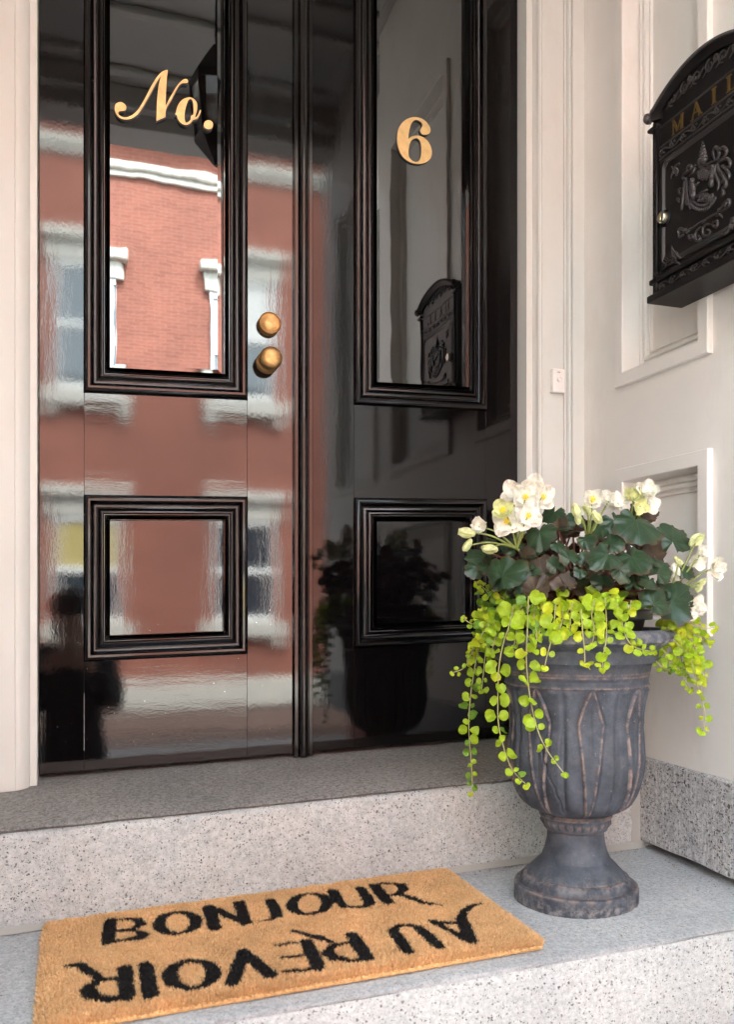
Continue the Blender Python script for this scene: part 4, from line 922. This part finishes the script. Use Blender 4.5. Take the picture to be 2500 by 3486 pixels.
# creeping jenny: strands hanging over the rim
cj = thing('creeping_jenny', (UX, UY, uz(1390)), 'lime green creeping plant trailing over the rim of the urn', 'plant')
RO = .196
def SP(xv, yv, extra=0.0):
    dx = (xv-1283)*PV; dd = math.sqrt(max(0.0, RO*RO-dx*dx)) if yv > 1385 else math.sqrt(max(0.0, (RO-.03)**2-dx*dx))
    if abs(dx) > RO*.95: dd = max(dd, .03)
    return V2(xv, yv, dd+extra)
STR = [([(1112, 1330), (1085, 1372), (1068, 1410), (1056, 1460), (1046, 1520), (1040, 1580), (1040, 1630), (1045, 1690), (1047, 1740), (1044, 1756)], 27, 21, 'g', .0),
       ([(1100, 1350), (1072, 1400), (1050, 1440), (1030, 1478), (1004, 1490)], 24, 17, 'y', .01),
       ([(1140, 1340), (1128, 1390), (1116, 1425), (1106, 1480), (1104, 1545), (1105, 1600), (1115, 1650), (1132, 1698), (1150, 1722), (1166, 1737)], 34, 24, 'l', .012),
       ([(1172, 1320), (1170, 1365), (1169, 1410), (1167, 1460), (1172, 1520), (1180, 1570), (1195, 1625), (1215, 1665), (1235, 1693), (1250, 1712)], 33, 24, 'l', .018),
       ([(1232, 1340), (1228, 1385), (1222, 1420), (1214, 1450), (1208, 1476)], 28, 23, 'y', .014), ([(1248, 1350), (1246, 1380), (1236, 1405), (1226, 1415)], 26, 21, 'y', .006),
       ([(1288, 1350), (1292, 1400), (1296, 1440), (1297, 1470)], 27, 21, 'y', .01), ([(1342, 1325), (1345, 1380), (1344, 1420), (1338, 1450), (1336, 1480)], 29, 23, 'l', .01),
       ([(1366, 1330), (1378, 1372), (1388, 1410), (1405, 1432), (1428, 1440), (1450, 1444)], 24, 20, 'l', .012), ([(1400, 1330), (1392, 1360), (1384, 1392)], 26, 21, 'l', .008),
       ([(1482, 1375), (1500, 1405), (1525, 1440), (1545, 1470), (1553, 1520), (1558, 1562), (1563, 1580), (1560, 1612), (1557, 1622)], 27, 22, 'y', .02),
       ([(1490, 1380), (1520, 1410), (1545, 1440), (1560, 1478), (1562, 1508)], 23, 20, 'y', .0), ([(1480, 1390), (1505, 1430), (1512, 1470), (1518, 1505), (1530, 1528)], 24, 19, 'l', .0),
       ([(1500, 1372), (1540, 1384), (1560, 1392), (1584, 1390)], 21, 18, 'y', .01), ([(1465, 1430), (1485, 1462), (1500, 1480), (1516, 1492)], 20, 17, 'l', -.02), ([(1455, 1465), (1470, 1480), (1490, 1486)], 17, 14, 'g', -.03),
       ([(1500, 1392), (1528, 1425), (1548, 1432), (1572, 1426)], 20, 18, 'y', .006), ([(1096, 1330), (1072, 1302), (1056, 1290)], 20, 15, 'l', .0), ([(1118, 1326), (1090, 1306), (1075, 1296)], 20, 15, 'l', .01), ([(1160, 1350), (1125, 1368), (1090, 1362), (1064, 1350)], 22, 15, 'y', .02), ([(1092, 1372), (1070, 1352), (1050, 1382), (1028, 1370)], 20, 15, 'y', .0),
       ([(1262, 1350), (1250, 1370), (1238, 1395)], 24, 18, 'y', .0), ([(1310, 1350), (1316, 1380), (1322, 1400)], 24, 21, 'l', -.004), ([(1205, 1336), (1200, 1372), (1196, 1404)], 25, 20, 'g', .0), ([(1150, 1345), (1146, 1392), (1140, 1430)], 26, 19, 'g', -.004),
       ([(1104, 1345), (1090, 1400), (1078, 1440), (1072, 1490), (1068, 1530)], 25, 19, 'l', -.006), ([(1085, 1350), (1062, 1390), (1048, 1430), (1042, 1470)], 22, 17, 'y', -.01), ([(1120, 1350), (1110, 1385), (1096, 1420), (1090, 1450)], 24, 19, 'g', .004),
       ([(1188, 1330), (1184, 1370), (1190, 1405), (1186, 1440)], 27, 20, 'l', .004), ([(1268, 1335), (1266, 1365), (1262, 1400)], 24, 20, 'y', .004), ([(1318, 1330), (1312, 1365), (1318, 1395), (1314, 1425)], 26, 21, 'l', .004),
       ([(1486, 1372), (1512, 1398), (1536, 1424), (1548, 1462), (1546, 1492)], 23, 19, 'l', .012), ([(1496, 1366), (1528, 1396), (1556, 1412), (1578, 1420)], 22, 18, 'y', .004), ([(1478, 1384), (1496, 1420), (1528, 1452), (1538, 1486), (1548, 1530)], 24, 19, 'y', .03)]
LM = [M['lime'], M['lime_y'], M['lime_g'], M['stem_lime']]
def pick(code): r = random.random(); return {'l': 0 if r < .84 else (1 if r < .92 else 2), 'y': 1 if r < .48 else 0, 'g': 2 if r < .5 else 0}[code]
for pts, step, size, code, ex in STR:
    P = smoothpts([SP(x, y, ex+random.uniform(-.003, .003)) for x, y in pts], 8); m = MB()
    m.tube(P, lambda t: .0013-.0005*t, 5, 3)
    L = [0.0]
    for i in range(1, len(P)): L.append(L[-1]+(P[i]-P[i-1]).length)
    d = .006; kk = 0
    while d < L[-1]:
        i = max(1, next((j for j, l in enumerate(L) if l >= d), len(P)-1)); p = P[i]; tg = (P[i]-P[i-1]).normalized()
        side = tg.cross(CAMD).normalized(); q = Matrix.Rotation(random.uniform(-.7, .7)+(.9 if kk % 2 and random.random() < .35 else 0), 3, tg); f = 1-.42*(d/L[-1])**2.5
        for s_ in (-1, 1):
            dr = (q @ side)*s_*random.uniform(.8, 1.0)+tg*random.uniform(-.25, .25)+CAMD*random.uniform(-.15, .45)
            n_ = CAMD*random.uniform(.45, 1.0)+UPv*random.uniform(-.2, .9)+RTv*s_*random.uniform(-.8, .6)
            round_leaf(m, p+dr.normalized()*.0014, dr, n_, size*1.02*PV*f*random.uniform(.82, 1.15), pick(code))
        d += step*PV*random.uniform(.85, 1.15)*(.65+.35*f); kk += 1
    tg = (P[-1]-P[-2]).normalized()
    for s_ in (-1, 0, 1): round_leaf(m, P[-1], tg+RTv*s_*.8+CAMD*.3, CAMD+UPv*.3, size*PV*.42, pick('y'))
    obj('trailing_stem', m, LM, cj, ang=0, recalc=False, uv=True)
m = MB()                              # the mat of growth on the rim
for k in range(95):
    u = random.random()
    if u < .30: x, y = random.gauss(1092, 24), random.gauss(1352, 28)
    elif u < .52: x, y = random.gauss(1520, 24), random.gauss(1412, 26)
    else:
        x = random.uniform(1130, 1450); y = random.gauss(1333 if x > 1180 else 1342, 10)+(10 if x > 1400 else 0)
    if y < 1306 or (1150 < x < 1460 and y > 1352): continue
    dx = (x-1283)*PV; lim = math.sqrt(max(0.0006, (.168)**2-dx*dx))
    p = V2(x, y, lim*random.uniform(.62, 1.0) if u > .52 else random.uniform(-.02, .06)); dr = Vector((random.uniform(-1, 1), random.uniform(-1, 1), random.uniform(-.6, .3)))
    s_ = (random.uniform(14, 19) if u < .52 else random.uniform(18, 27))*PV
    cd = 2 if u < .30 and random.random() < .5 else pick('y' if 1245 < x < 1300 or x > 1480 else 'l')
    round_leaf(m, p, dr, CAMD*random.uniform(.5, 1)+UPv*random.uniform(.3, 1)+RTv*random.uniform(-.5, .5), s_, cd)
obj('rim_foliage', m, LM, cj, ang=0, recalc=False, uv=True)

# ------------------------------------------------------------------ doormat
MT = .020
c_bl, c_br = Zp(161, 3127, MT), Zp(1531, 2943, MT)
ex = Vector(c_br-c_bl); ML = ex.length-.012; ex = ex.normalized(); ey = Vector((0, 0, 1)).cross(ex).normalized()*-1; MD = .408; ez = ex.cross(ey)*-1
ez = Vector((-SETTLE, 0, 1)).normalized()
mo = Vector(c_bl)-ex*.004-Vector((0, 0, MT)); ML += .008
def matuv(x, y):
    q = Vector(Zp(x, y, MT))-Vector(c_bl); return q.dot(ex)+.004, q.dot(ey)
def A1(x, y): return matuv(x*.61463, 2886+y*.61463)
def A2(x, y): return matuv(1000+x*.61463, 2886+y*.61463)
def ell(f, cx, cy, rx, ry, tilt=0.0): return [f(cx+rx*math.cos(a)*math.cos(tilt)-ry*math.sin(a)*math.sin(tilt), cy+rx*math.cos(a)*math.sin(tilt)+ry*math.sin(a)*math.cos(tilt)) for a in np.linspace(0, 2*math.pi, 25)]
strokes = []                          # (points in mat plane, width start..end list)
def S(f, pts, ws): strokes.append(([f(*p) for p in pts], ws))
K = .0118                             # heavy stroke half width, metres
def O(f, cx, cy, rx, ry, hv, ht): strokes.append((ell(f, cx, cy, rx, ry, -.08), [ht+(hv-ht)*abs(math.cos(a))**1.5 for a in np.linspace(0, 2*math.pi, 25)]))
S(A1, [(612, 395), (604, 455), (598, 515)], [.0115, .012, .0115]); S(A1, [(612, 395), (700, 384), (768, 392), (785, 412), (745, 436), (655, 450)], [.006, .006, .009, .010, .007, .005]); S(A1, [(655, 450), (760, 452), (800, 472), (775, 490), (690, 504), (600, 516)], [.005, .006, .010, .011, .007, .006])
O(A1, 985, 408, 104, 58, .0115, .0065)
S(A1, [(1158, 322), (1192, 438)], [.0125, .0115]); S(A1, [(1165, 322), (1260, 362), (1368, 405)], [.009, .0105, .011]); S(A1, [(1325, 295), (1362, 405)], [.0115, .0115])
S(A1, [(1498, 282), (1520, 325), (1535, 368)], [.0105, .0115, .011]); S(A1, [(1537, 368), (1505, 387), (1446, 398)], [.009, .006, .0035])
O(A2, 90, 302, 100, 56, .0115, .0065)
S(A2, [(218, 232), (250, 285), (278, 315)], [.0115, .0105, .008]); S(A2, [(278, 315), (330, 324), (395, 315), (425, 295)], [.0065, .006, .0075, .010]); S(A2, [(425, 298), (400, 255), (368, 215)], [.0115, .0115, .010])
S(A2, [(448, 202), (488, 250), (524, 293)], [.0115, .012, .0115]); S(A2, [(446, 200), (530, 188), (598, 198), (612, 225), (570, 250), (512, 258)], [.006, .006, .009, .0105, .007, .005]); S(A2, [(580, 244), (640, 266), (700, 288), (765, 304), (826, 306)], [.007, .008, .007, .0055, .003])
S(A2, [(985, 508), (955, 440), (932, 385)], [.0115, .0125, .0115]); S(A2, [(932, 390), (945, 345), (985, 314), (1042, 297)], [.010, .008, .0065, .004]); S(A2, [(985, 508), (880, 455), (760, 393)], [.0085, .007, .007]); S(A2, [(764, 396), (850, 408), (935, 402)], [.006, .006, .007])
S(A2, [(636, 566), (590, 500), (552, 450)], [.0105, .0115, .009]); S(A2, [(552, 450), (585, 424), (640, 418), (692, 432)], [.0085, .006, .006, .0085]); S(A2, [(692, 432), (750, 482), (808, 536)], [.0095, .0115, .0105])
S(A2, [(320, 472), (365, 535), (412, 602)], [.0115, .0125, .0115]); S(A2, [(412, 602), (330, 614), (230, 602), (186, 574), (215, 532), (310, 515)], [.006, .007, .0105, .0105, .007, .006]); S(A2, [(215, 512), (130, 486), (60, 466), (-5, 452)], [.006, .0085, .008, .0045])
S(A2, [(68, 508), (105, 580), (140, 652)], [.011, .0125, .0115]); S(A2, [(68, 508), (-15, 518), (-100, 528)], [.0055, .005, .004]); S(A2, [(105, 580), (20, 588), (-55, 597)], [.0055, .005, .0055]); S(A2, [(140, 655), (50, 668), (-48, 674)], [.006, .0055, .006])
S(A1, [(1290, 735), (1320, 650), (1348, 566)], [.0115, .012, .010]); S(A1, [(1345, 562), (1420, 625), (1502, 696)], [.0095, .0115, .0115])
O(A1, 1062, 690, 122, 76, .0125, .0065)
S(A1, [(806, 638), (820, 720), (834, 802)], [.0115, .012, .0125])
S(A1, [(690, 655), (698, 735), (706, 815)], [.0125, .012, .012]); S(A1, [(704, 816), (600, 830), (510, 812), (486, 770), (530, 734), (600, 718), (680, 712)], [.006, .008, .012, .0125, .009, .0065, .006]); S(A1, [(560, 718), (500, 676), (440, 640), (358, 642)], [.008, .0095, .0085, .004])
# rasterise the lettering mask by distance to strokes
def letter_mask(px):
    out = np.full(len(px), -1.0)
    for pts, ws in strokes:
        n = len(pts)
        for i in range(n-1):
            a, b = np.array(pts[i]), np.array(pts[i+1]); ab = b-a; L2 = (ab**2).sum()+1e-12
            tt = np.clip(((px-a) @ ab)/L2, 0, 1); dd = np.hypot(*(px-(a+tt[:, None]*ab)).T); out = np.maximum(out, (ws[i]+(ws[i+1]-ws[i])*tt)*1.02-dd)
    return out
dm = thing('doormat', tuple(mo+ex*ML/2+ey*MD/2), 'tan coir doormat lettered BONJOUR and upside-down AU REVOIR in black', 'doormat')
def mw(u, v_, h): return mo+ex*u+ey*v_+ez*h
def rounded(u0, u1, v0, v1, r, n=6):
    out = []
    for cx_, cy_, a0 in ((u1-r, v1-r, 0), (u0+r, v1-r, 90), (u0+r, v0+r, 180), (u1-r, v0+r, 270)):
        out += [(cx_+r*math.cos(R_(a0+90*k/n)), cy_+r*math.sin(R_(a0+90*k/n))) for k in range(n+1)]
    return out
m = MB(); o_ = rounded(.006, ML-.006, .006, MD-.006, .016)
m.loft([[mw(u, v_, .0015) for u, v_ in o_], [mw(u, v_, .010) for u, v_ in o_]]); obj('mat_base', m, M['coir'], dm, smooth=False)
NF = 190000
u = rng.uniform(0, ML, NF); v_ = rng.uniform(0, MD, NF)
rc = .018; du_ = np.maximum(np.maximum(rc-u, u-(ML-rc)), 0); dv_ = np.maximum(np.maximum(rc-v_, v_-(MD-rc)), 0); keep = np.hypot(du_, dv_) < rc; u, v_ = u[keep], v_[keep]; NF = len(u)
jit = rng.normal(0, .0003, (NF, 2)); lm = letter_mask(np.stack([u, v_], 1)+jit); wav = np.array([noise.noise(Vector((a*60, b*60, 0))) for a, b in zip(u, v_)])
blk = (lm+wav*.0005 > 0)
edge = np.minimum(np.minimum(u, ML-u), np.minimum(v_, MD-v_)); ef = np.clip(1-edge/.012, 0, 1)
hgt = (.0185+.0022*wav+rng.uniform(-.0022, .0016, NF))*(1-.38*ef**1.5); hgt[blk] -= .0006
lean = rng.normal(0, .0019, (NF, 2)); outu = np.where(u < .012, -1, np.where(u > ML-.012, 1, 0)); outv = np.where(v_ < .012, -1, np.where(v_ > MD-.012, 1, 0))
lean[:, 0] += outu*ef*.006; lean[:, 1] += outv*ef*.006+.0004
wdt = rng.uniform(.0005, .0010, NF); az = rng.uniform(0, math.pi, NF)
EX, EY, EZ = np.array(ex), np.array(ey), np.array(ez); MO = np.array(mo)-np.array(wloc(dm))
def W3(a, b, h): return MO+a[:, None]*EX+b[:, None]*EY+h[:, None]*EZ
h0 = np.where(ef > .4, .0025, .0095)
cu, su = np.cos(az)*wdt, np.sin(az)*wdt
q0 = W3(u-cu, v_-su, h0); q1 = W3(u+cu, v_+su, h0)
q2 = W3(u+cu*.9+lean[:, 0]*.5, v_+su*.9+lean[:, 1]*.5, h0+(hgt-h0)*.62); q3 = W3(u-cu*.9+lean[:, 0]*.5, v_-su*.9+lean[:, 1]*.5, h0+(hgt-h0)*.62)
q4 = W3(u+cu*.45+lean[:, 0], v_+su*.45+lean[:, 1], hgt); q5 = W3(u-cu*.45+lean[:, 0], v_-su*.45+lean[:, 1], hgt)
FV = np.stack([q0, q1, q2, q3, q4, q5], 1).reshape(-1, 3); bi = np.arange(NF)*6
FF = np.concatenate([np.stack([bi, bi+1, bi+2, bi+3], 1), np.stack([bi+3, bi+2, bi+4, bi+5], 1)])
npmesh('pile', FV, FF, [M['coir'], M['coir_black']], dm, (0, 0, 0), np.concatenate([blk, blk]).astype(int), smooth=False)
m = MB()                              # plaited edge along the front and the sides
def braid(pts, r=.0042):
    P = smoothpts(pts, 1); L = 0; k = 0
    for i in range(len(P)-1):
        a, b = P[i], P[i+1]; n = max(1, int((b-a).length/.0075))
        for j in range(n):
            c = a.lerp(b, (j+.5)/n); d = (b-a).normalized(); sd_ = d.cross(ez); s_ = 1 if k % 2 else -1
            m.tube([c-d*.006+sd_*.0012*s_-ez*.001, c+ez*.0015, c+d*.006-sd_*.0012*s_-ez*.001], lambda t: r*(.35+.65*math.sin(math.pi*(.12+.76*t))), 6); k += 1
braid([mw(.012, MD+.001, .0050), mw(ML-.012, MD+.001, .0050)]); braid([mw(ML+.0005, .012, .0048), mw(ML+.0005, MD-.012, .0048)]); braid([mw(-.0005, .012, .0048), mw(-.0005, MD-.012, .0048)])
obj('braided_edge', m, M['coir_edge'], dm)

# ------------------------------------------------------------------ the street seen in the reflections
YB = -11.3
bb = thing('brick_building', (2.5, YB-2, ZG), 'red brick building with pale stone lintels across the street, mirrored in the doors', 'building')
m = MB(); m.box(-4.6, 9.4, YB-6, YB, ZG, ZC+7.0, 0)
obj('facade', m, M['brick'], bb, smooth=False)
m = MB(); m.box(-4.6, 9.4, YB-.001, YB+.10, ZC-1.66, ZC-1.22, bev=.03); obj('stone_base', m, M['stone'], bb)
m = MB(); m.box(-4.6, 9.4, YB-.001, YB+.11, ZC+6.50, ZC+6.65, bev=.05); m.box(-4.6, 9.4, YB-.001, YB+.06, ZC+6.41, ZC+6.4995, bev=.02); obj('string_course', m, M['stone'], bb)
m = MB(); m.box(-4.7, 9.5, YB-6.2, YB+.3, ZC+7.001, ZC+7.25, bev=.05); obj('cornice', m, M['white'], bb)
random.seed(11)
for r, (z0, z1) in enumerate(((-.36, 1.18), (3.02, 4.86))):
    for k in range(-1, 4):
        xc = .16+2.30*k; z0w, z1w = ZC+z0, ZC+z1
        m = MB(); m.box(xc-.57, xc+.57, YB+.001, YB+.10, z1w, z1w+.28, bev=.015); m.box(xc-.64, xc+.64, YB+.001, YB+.20, z1w+.2805, z1w+.44, bev=.03); lin = obj('lintel', m, M['stone'], bb)
        m = MB(); m.box(xc-.64, xc+.64, YB+.001, YB+.15, z0w-.24, z0w-.001, bev=.02)
        for s_ in (-1, 1): m.box(xc+s_*.60, xc+s_*.44, YB+.001, YB+.11, z0w-.40, z0w-.2405, bev=.02)
        obj('sill', m, M['stone'], bb)
        w_ = MB()
        for a in ((-.465, -.40, z0w, z1w), (.40, .465, z0w, z1w), (-.3995, .3995, z0w, z0w+.09), (-.3995, .3995, z1w-.09, z1w), (-.3995, .3995, (z0w+z1w)/2-.05, (z0w+z1w)/2+.05)): w_.box(xc+a[0], xc+a[1], YB+.002, YB+.07, a[2], a[3], bev=.008)
        win = obj('window', w_, M['white'], bb)
        m = MB(); m.box(xc-.3995, xc+.3995, YB+.003, YB+.025, z0w+.09, z1w-.09); obj('pane', m, M['winglass'], win, smooth=False)
        if (r, k) in ((0, 0), (1, 1), (0, 3)):
            m = MB(); m.box(xc-.392, xc+.392, YB+.026, YB+.032, (z0w+z1w)/2+.05, z1w-.091); obj('window_shade', m, M['shade'] if r == 0 else M['white'], win, smooth=False)
for k in range(-1, 4):                # basement openings
    xc = .9+2.30*k; m = MB(); m.box(xc-.5, xc+.5, YB+.101 if False else YB+.001, YB+.05, ZG+.02, ZC-1.67, bev=.005); 
    wb = obj('basement_window', m, M['white'], bb); m = MB(); m.box(xc-.42, xc+.42, YB+.0505, YB+.06, ZG, ZC-1.66); 

for x0, x1, lab in ((-22, -4.62, 'unseen pale house added left of the brick building for neutral bounce light'), (9.42, 26, 'unseen pale house added right of the brick building for neutral bounce light')):
    hb = thing('added_pale_house', ((x0+x1)/2, YB-3, ZG), lab, 'house')  # unseen pale blocks added to bounce neutral light into the entry
    m = MB(); m.box(x0, x1, YB-6, YB-.02, ZG, ZC+6.3); obj('facade', m, M['render'], hb, smooth=False)
    m = MB(); m.box(x0, x1, YB-6.1, YB+.2, ZC+6.301, ZC+6.6, bev=.04); obj('cornice', m, M['white'], hb)
    for k in range(5):
        for z0 in (-.4, 3.0):
            xc = x0+(x1-x0)*(k+.5)/5; m = MB(); m.box(xc-.55, xc+.55, YB-.021, YB+.04, ZC+z0, ZC+z0+1.9, bev=.02); w_ = obj('window', m, M['white'], hb)
            m = MB(); m.box(xc-.42, xc+.42, YB+.0405, YB+.05, ZC+z0+.12, ZC+z0+1.78); obj('pane', m, M['winglass'], w_, smooth=False)
# hanging lantern, only mirrored in the glass
LX, LY = .505, -1.20
ln = thing('hanging_lantern', (LX, LY, ZC+1.62), 'black hexagonal lantern hanging from the entry ceiling, mirrored in the left glass', 'lantern')
m = MB(); hexa = lambda r, z, rot=0.3: [(LX+r*math.cos(rot+math.pi/3*k), LY+r*math.sin(rot+math.pi/3*k), ZC+z) for k in range(6)]
m.loft([hexa(.010, 1.615), hexa(.085, 1.70), hexa(.090, 1.715), hexa(.082, 1.73)])
m.loft([hexa(.098, 1.905), hexa(.112, 1.925), hexa(.095, 1.95), hexa(.06, 2.00), hexa(.035, 2.04), hexa(.02, 2.06)])
for a, b in zip(hexa(.082, 1.72), hexa(.100, 1.915)): m.tube([a, b], .006, 6)
m.tube([(LX, LY, ZC+2.05), (LX, LY, ZTOP)], .007, 6); obj('lantern_frame', m, M['iron'], ln, ang=30)
m = MB(); m.loft([hexa(.078, 1.731), hexa(.094, 1.904)]); obj('lantern_glass', m, M['lampglass'], ln, smooth=False)

# ------------------------------------------------------------------ the person taking the picture, seen only as a dark reflection
pr_ = thing('person', (-.02, -2.42, ZG), 'person in dark clothes standing behind a camera, a dark reflection at the door foot', 'person')
def skin(name, verts, edges, radii, mt, par, root=0, lv=2):
    me = bpy.data.meshes.new(name); off = np.array(wloc(par)); me.from_pydata([tuple(np.array(q)-off) for q in verts], edges, []); me.materials.append(mt)
    o = link(name, me, par, (0, 0, 0)); md_ = o.modifiers.new('skin', 'SKIN'); o.modifiers.new('sub', 'SUBSURF').render_levels = lv; o.modifiers['sub'].levels = lv
    if not me.skin_vertices: me.skin_vertices.new()
    for i, r in enumerate(radii): me.skin_vertices[0].data[i].radius = (r, r) if not isinstance(r, tuple) else r; me.skin_vertices[0].data[i].use_root = (i == root)
    return o
px0, py0 = -.02, -2.42
J = {'pel': (0, 0, .92), 'bel': (0, .01, 1.05), 'che': (0, .02, 1.28), 'ncb': (0, .03, 1.45), 'nck': (0, .05, 1.53), 'hd': (0, .07, 1.62), 'top': (0, .06, 1.73),
     'shl': (-.17, .03, 1.40), 'ell': (-.20, .10, 1.17), 'wrl': (-.10, .30, 1.40), 'shr': (.17, .03, 1.40), 'elr': (.19, .10, 1.17), 'wrr': (.09, .30, 1.40),
     'hpl': (-.09, 0, .88), 'knl': (-.10, .03, .49), 'anl': (-.10, -.02, .09), 'tol': (-.11, .15, .03), 'hpr': (.09, 0, .88), 'knr': (.10, .03, .49), 'anr': (.10, -.02, .09), 'tor': (.11, .15, .03)}
names = list(J); vs_ = [(px0+a, py0+b, ZG+c) for a, b, c in J.values()]
ed = [('pel', 'bel'), ('bel', 'che'), ('che', 'ncb'), ('ncb', 'nck'), ('nck', 'hd'), ('hd', 'top'), ('che', 'shl'), ('shl', 'ell'), ('ell', 'wrl'), ('che', 'shr'), ('shr', 'elr'), ('elr', 'wrr'), ('pel', 'hpl'), ('hpl', 'knl'), ('knl', 'anl'), ('anl', 'tol'), ('pel', 'hpr'), ('hpr', 'knr'), ('knr', 'anr'), ('anr', 'tor')]
rad = {'pel': .14, 'bel': .125, 'che': .14, 'ncb': .075, 'nck': .055, 'hd': .085, 'top': .06, 'shl': .062, 'ell': .045, 'wrl': .03, 'shr': .062, 'elr': .045, 'wrr': .03, 'hpl': .10, 'knl': .065, 'anl': .045, 'tol': .035, 'hpr': .10, 'knr': .065, 'anr': .045, 'tor': .035}
skin('body', vs_, [(names.index(a), names.index(b)) for a, b in ed], [rad[n] for n in names], M['skin'], pr_)
cl = ['pel', 'bel', 'che', 'ncb', 'shl', 'ell', 'shr', 'elr', 'hpl', 'knl', 'anl', 'hpr', 'knr', 'anr', 'wrl', 'wrr']
ci = [names.index(n) for n in cl]
skin('clothing', [vs_[i] for i in ci], [(cl.index(a), cl.index(b)) for a, b in ed if a in cl and b in cl], [rad[n]+.018 for n in cl], M['cloth'], pr_)
m = MB(); m.ball((px0, py0+.04, ZG+1.66), (.092, .098, .095), 0, 14, 9); m.ball((px0, py0-.01, ZG+1.56), (.085, .06, .11), 0, 12, 8); obj('hair', m, M['hair'], pr_)
for s_ in (-1, 1):
    w_ = Vector((px0+s_*.095, py0+.31, ZG+1.405)); hv = [w_, w_+Vector((-s_*.02, .03, .02)), w_+Vector((-s_*.03, .055, .03))]; he = [(0, 1), (1, 2)]; hr = [.026, .030, .028]
    for k in range(4):
        b0 = hv[1]+Vector((-s_*.012, .012, .012-.016*k+.012)); b1 = b0+Vector((-s_*(.026-.003*abs(k-1)), .026, 0)); b2 = b1+Vector((-s_*.018, -.002, 0)); i0 = len(hv); hv += [b0, b1, b2]; he += [(1, i0), (i0, i0+1), (i0+1, i0+2)]; hr += [.011, .010, .009]
    t0 = w_+Vector((-s_*.004, .02, -.02)); t1 = t0+Vector((-s_*.02, .02, -.018)); i0 = len(hv); hv += [t0, t1]; he += [(0, i0), (i0, i0+1)]; hr += [.013, .011]
    skin('hand', hv, he, hr, M['skin'], pr_, 0, 1)
cm = thing('camera', (px0, -2.075, ZG+1.62), 'black camera held up by the person in dark clothes', 'camera')
m = MB(); m.box(px0-.065, px0+.065, -2.13, -2.075, ZG+1.62, ZG+1.71, bev=.010); m.box(px0-.025, px0+.025, -2.125, -2.085, ZG+1.7101, ZG+1.74, bev=.008); obj('camera_body', m, M['blackpot'], cm)
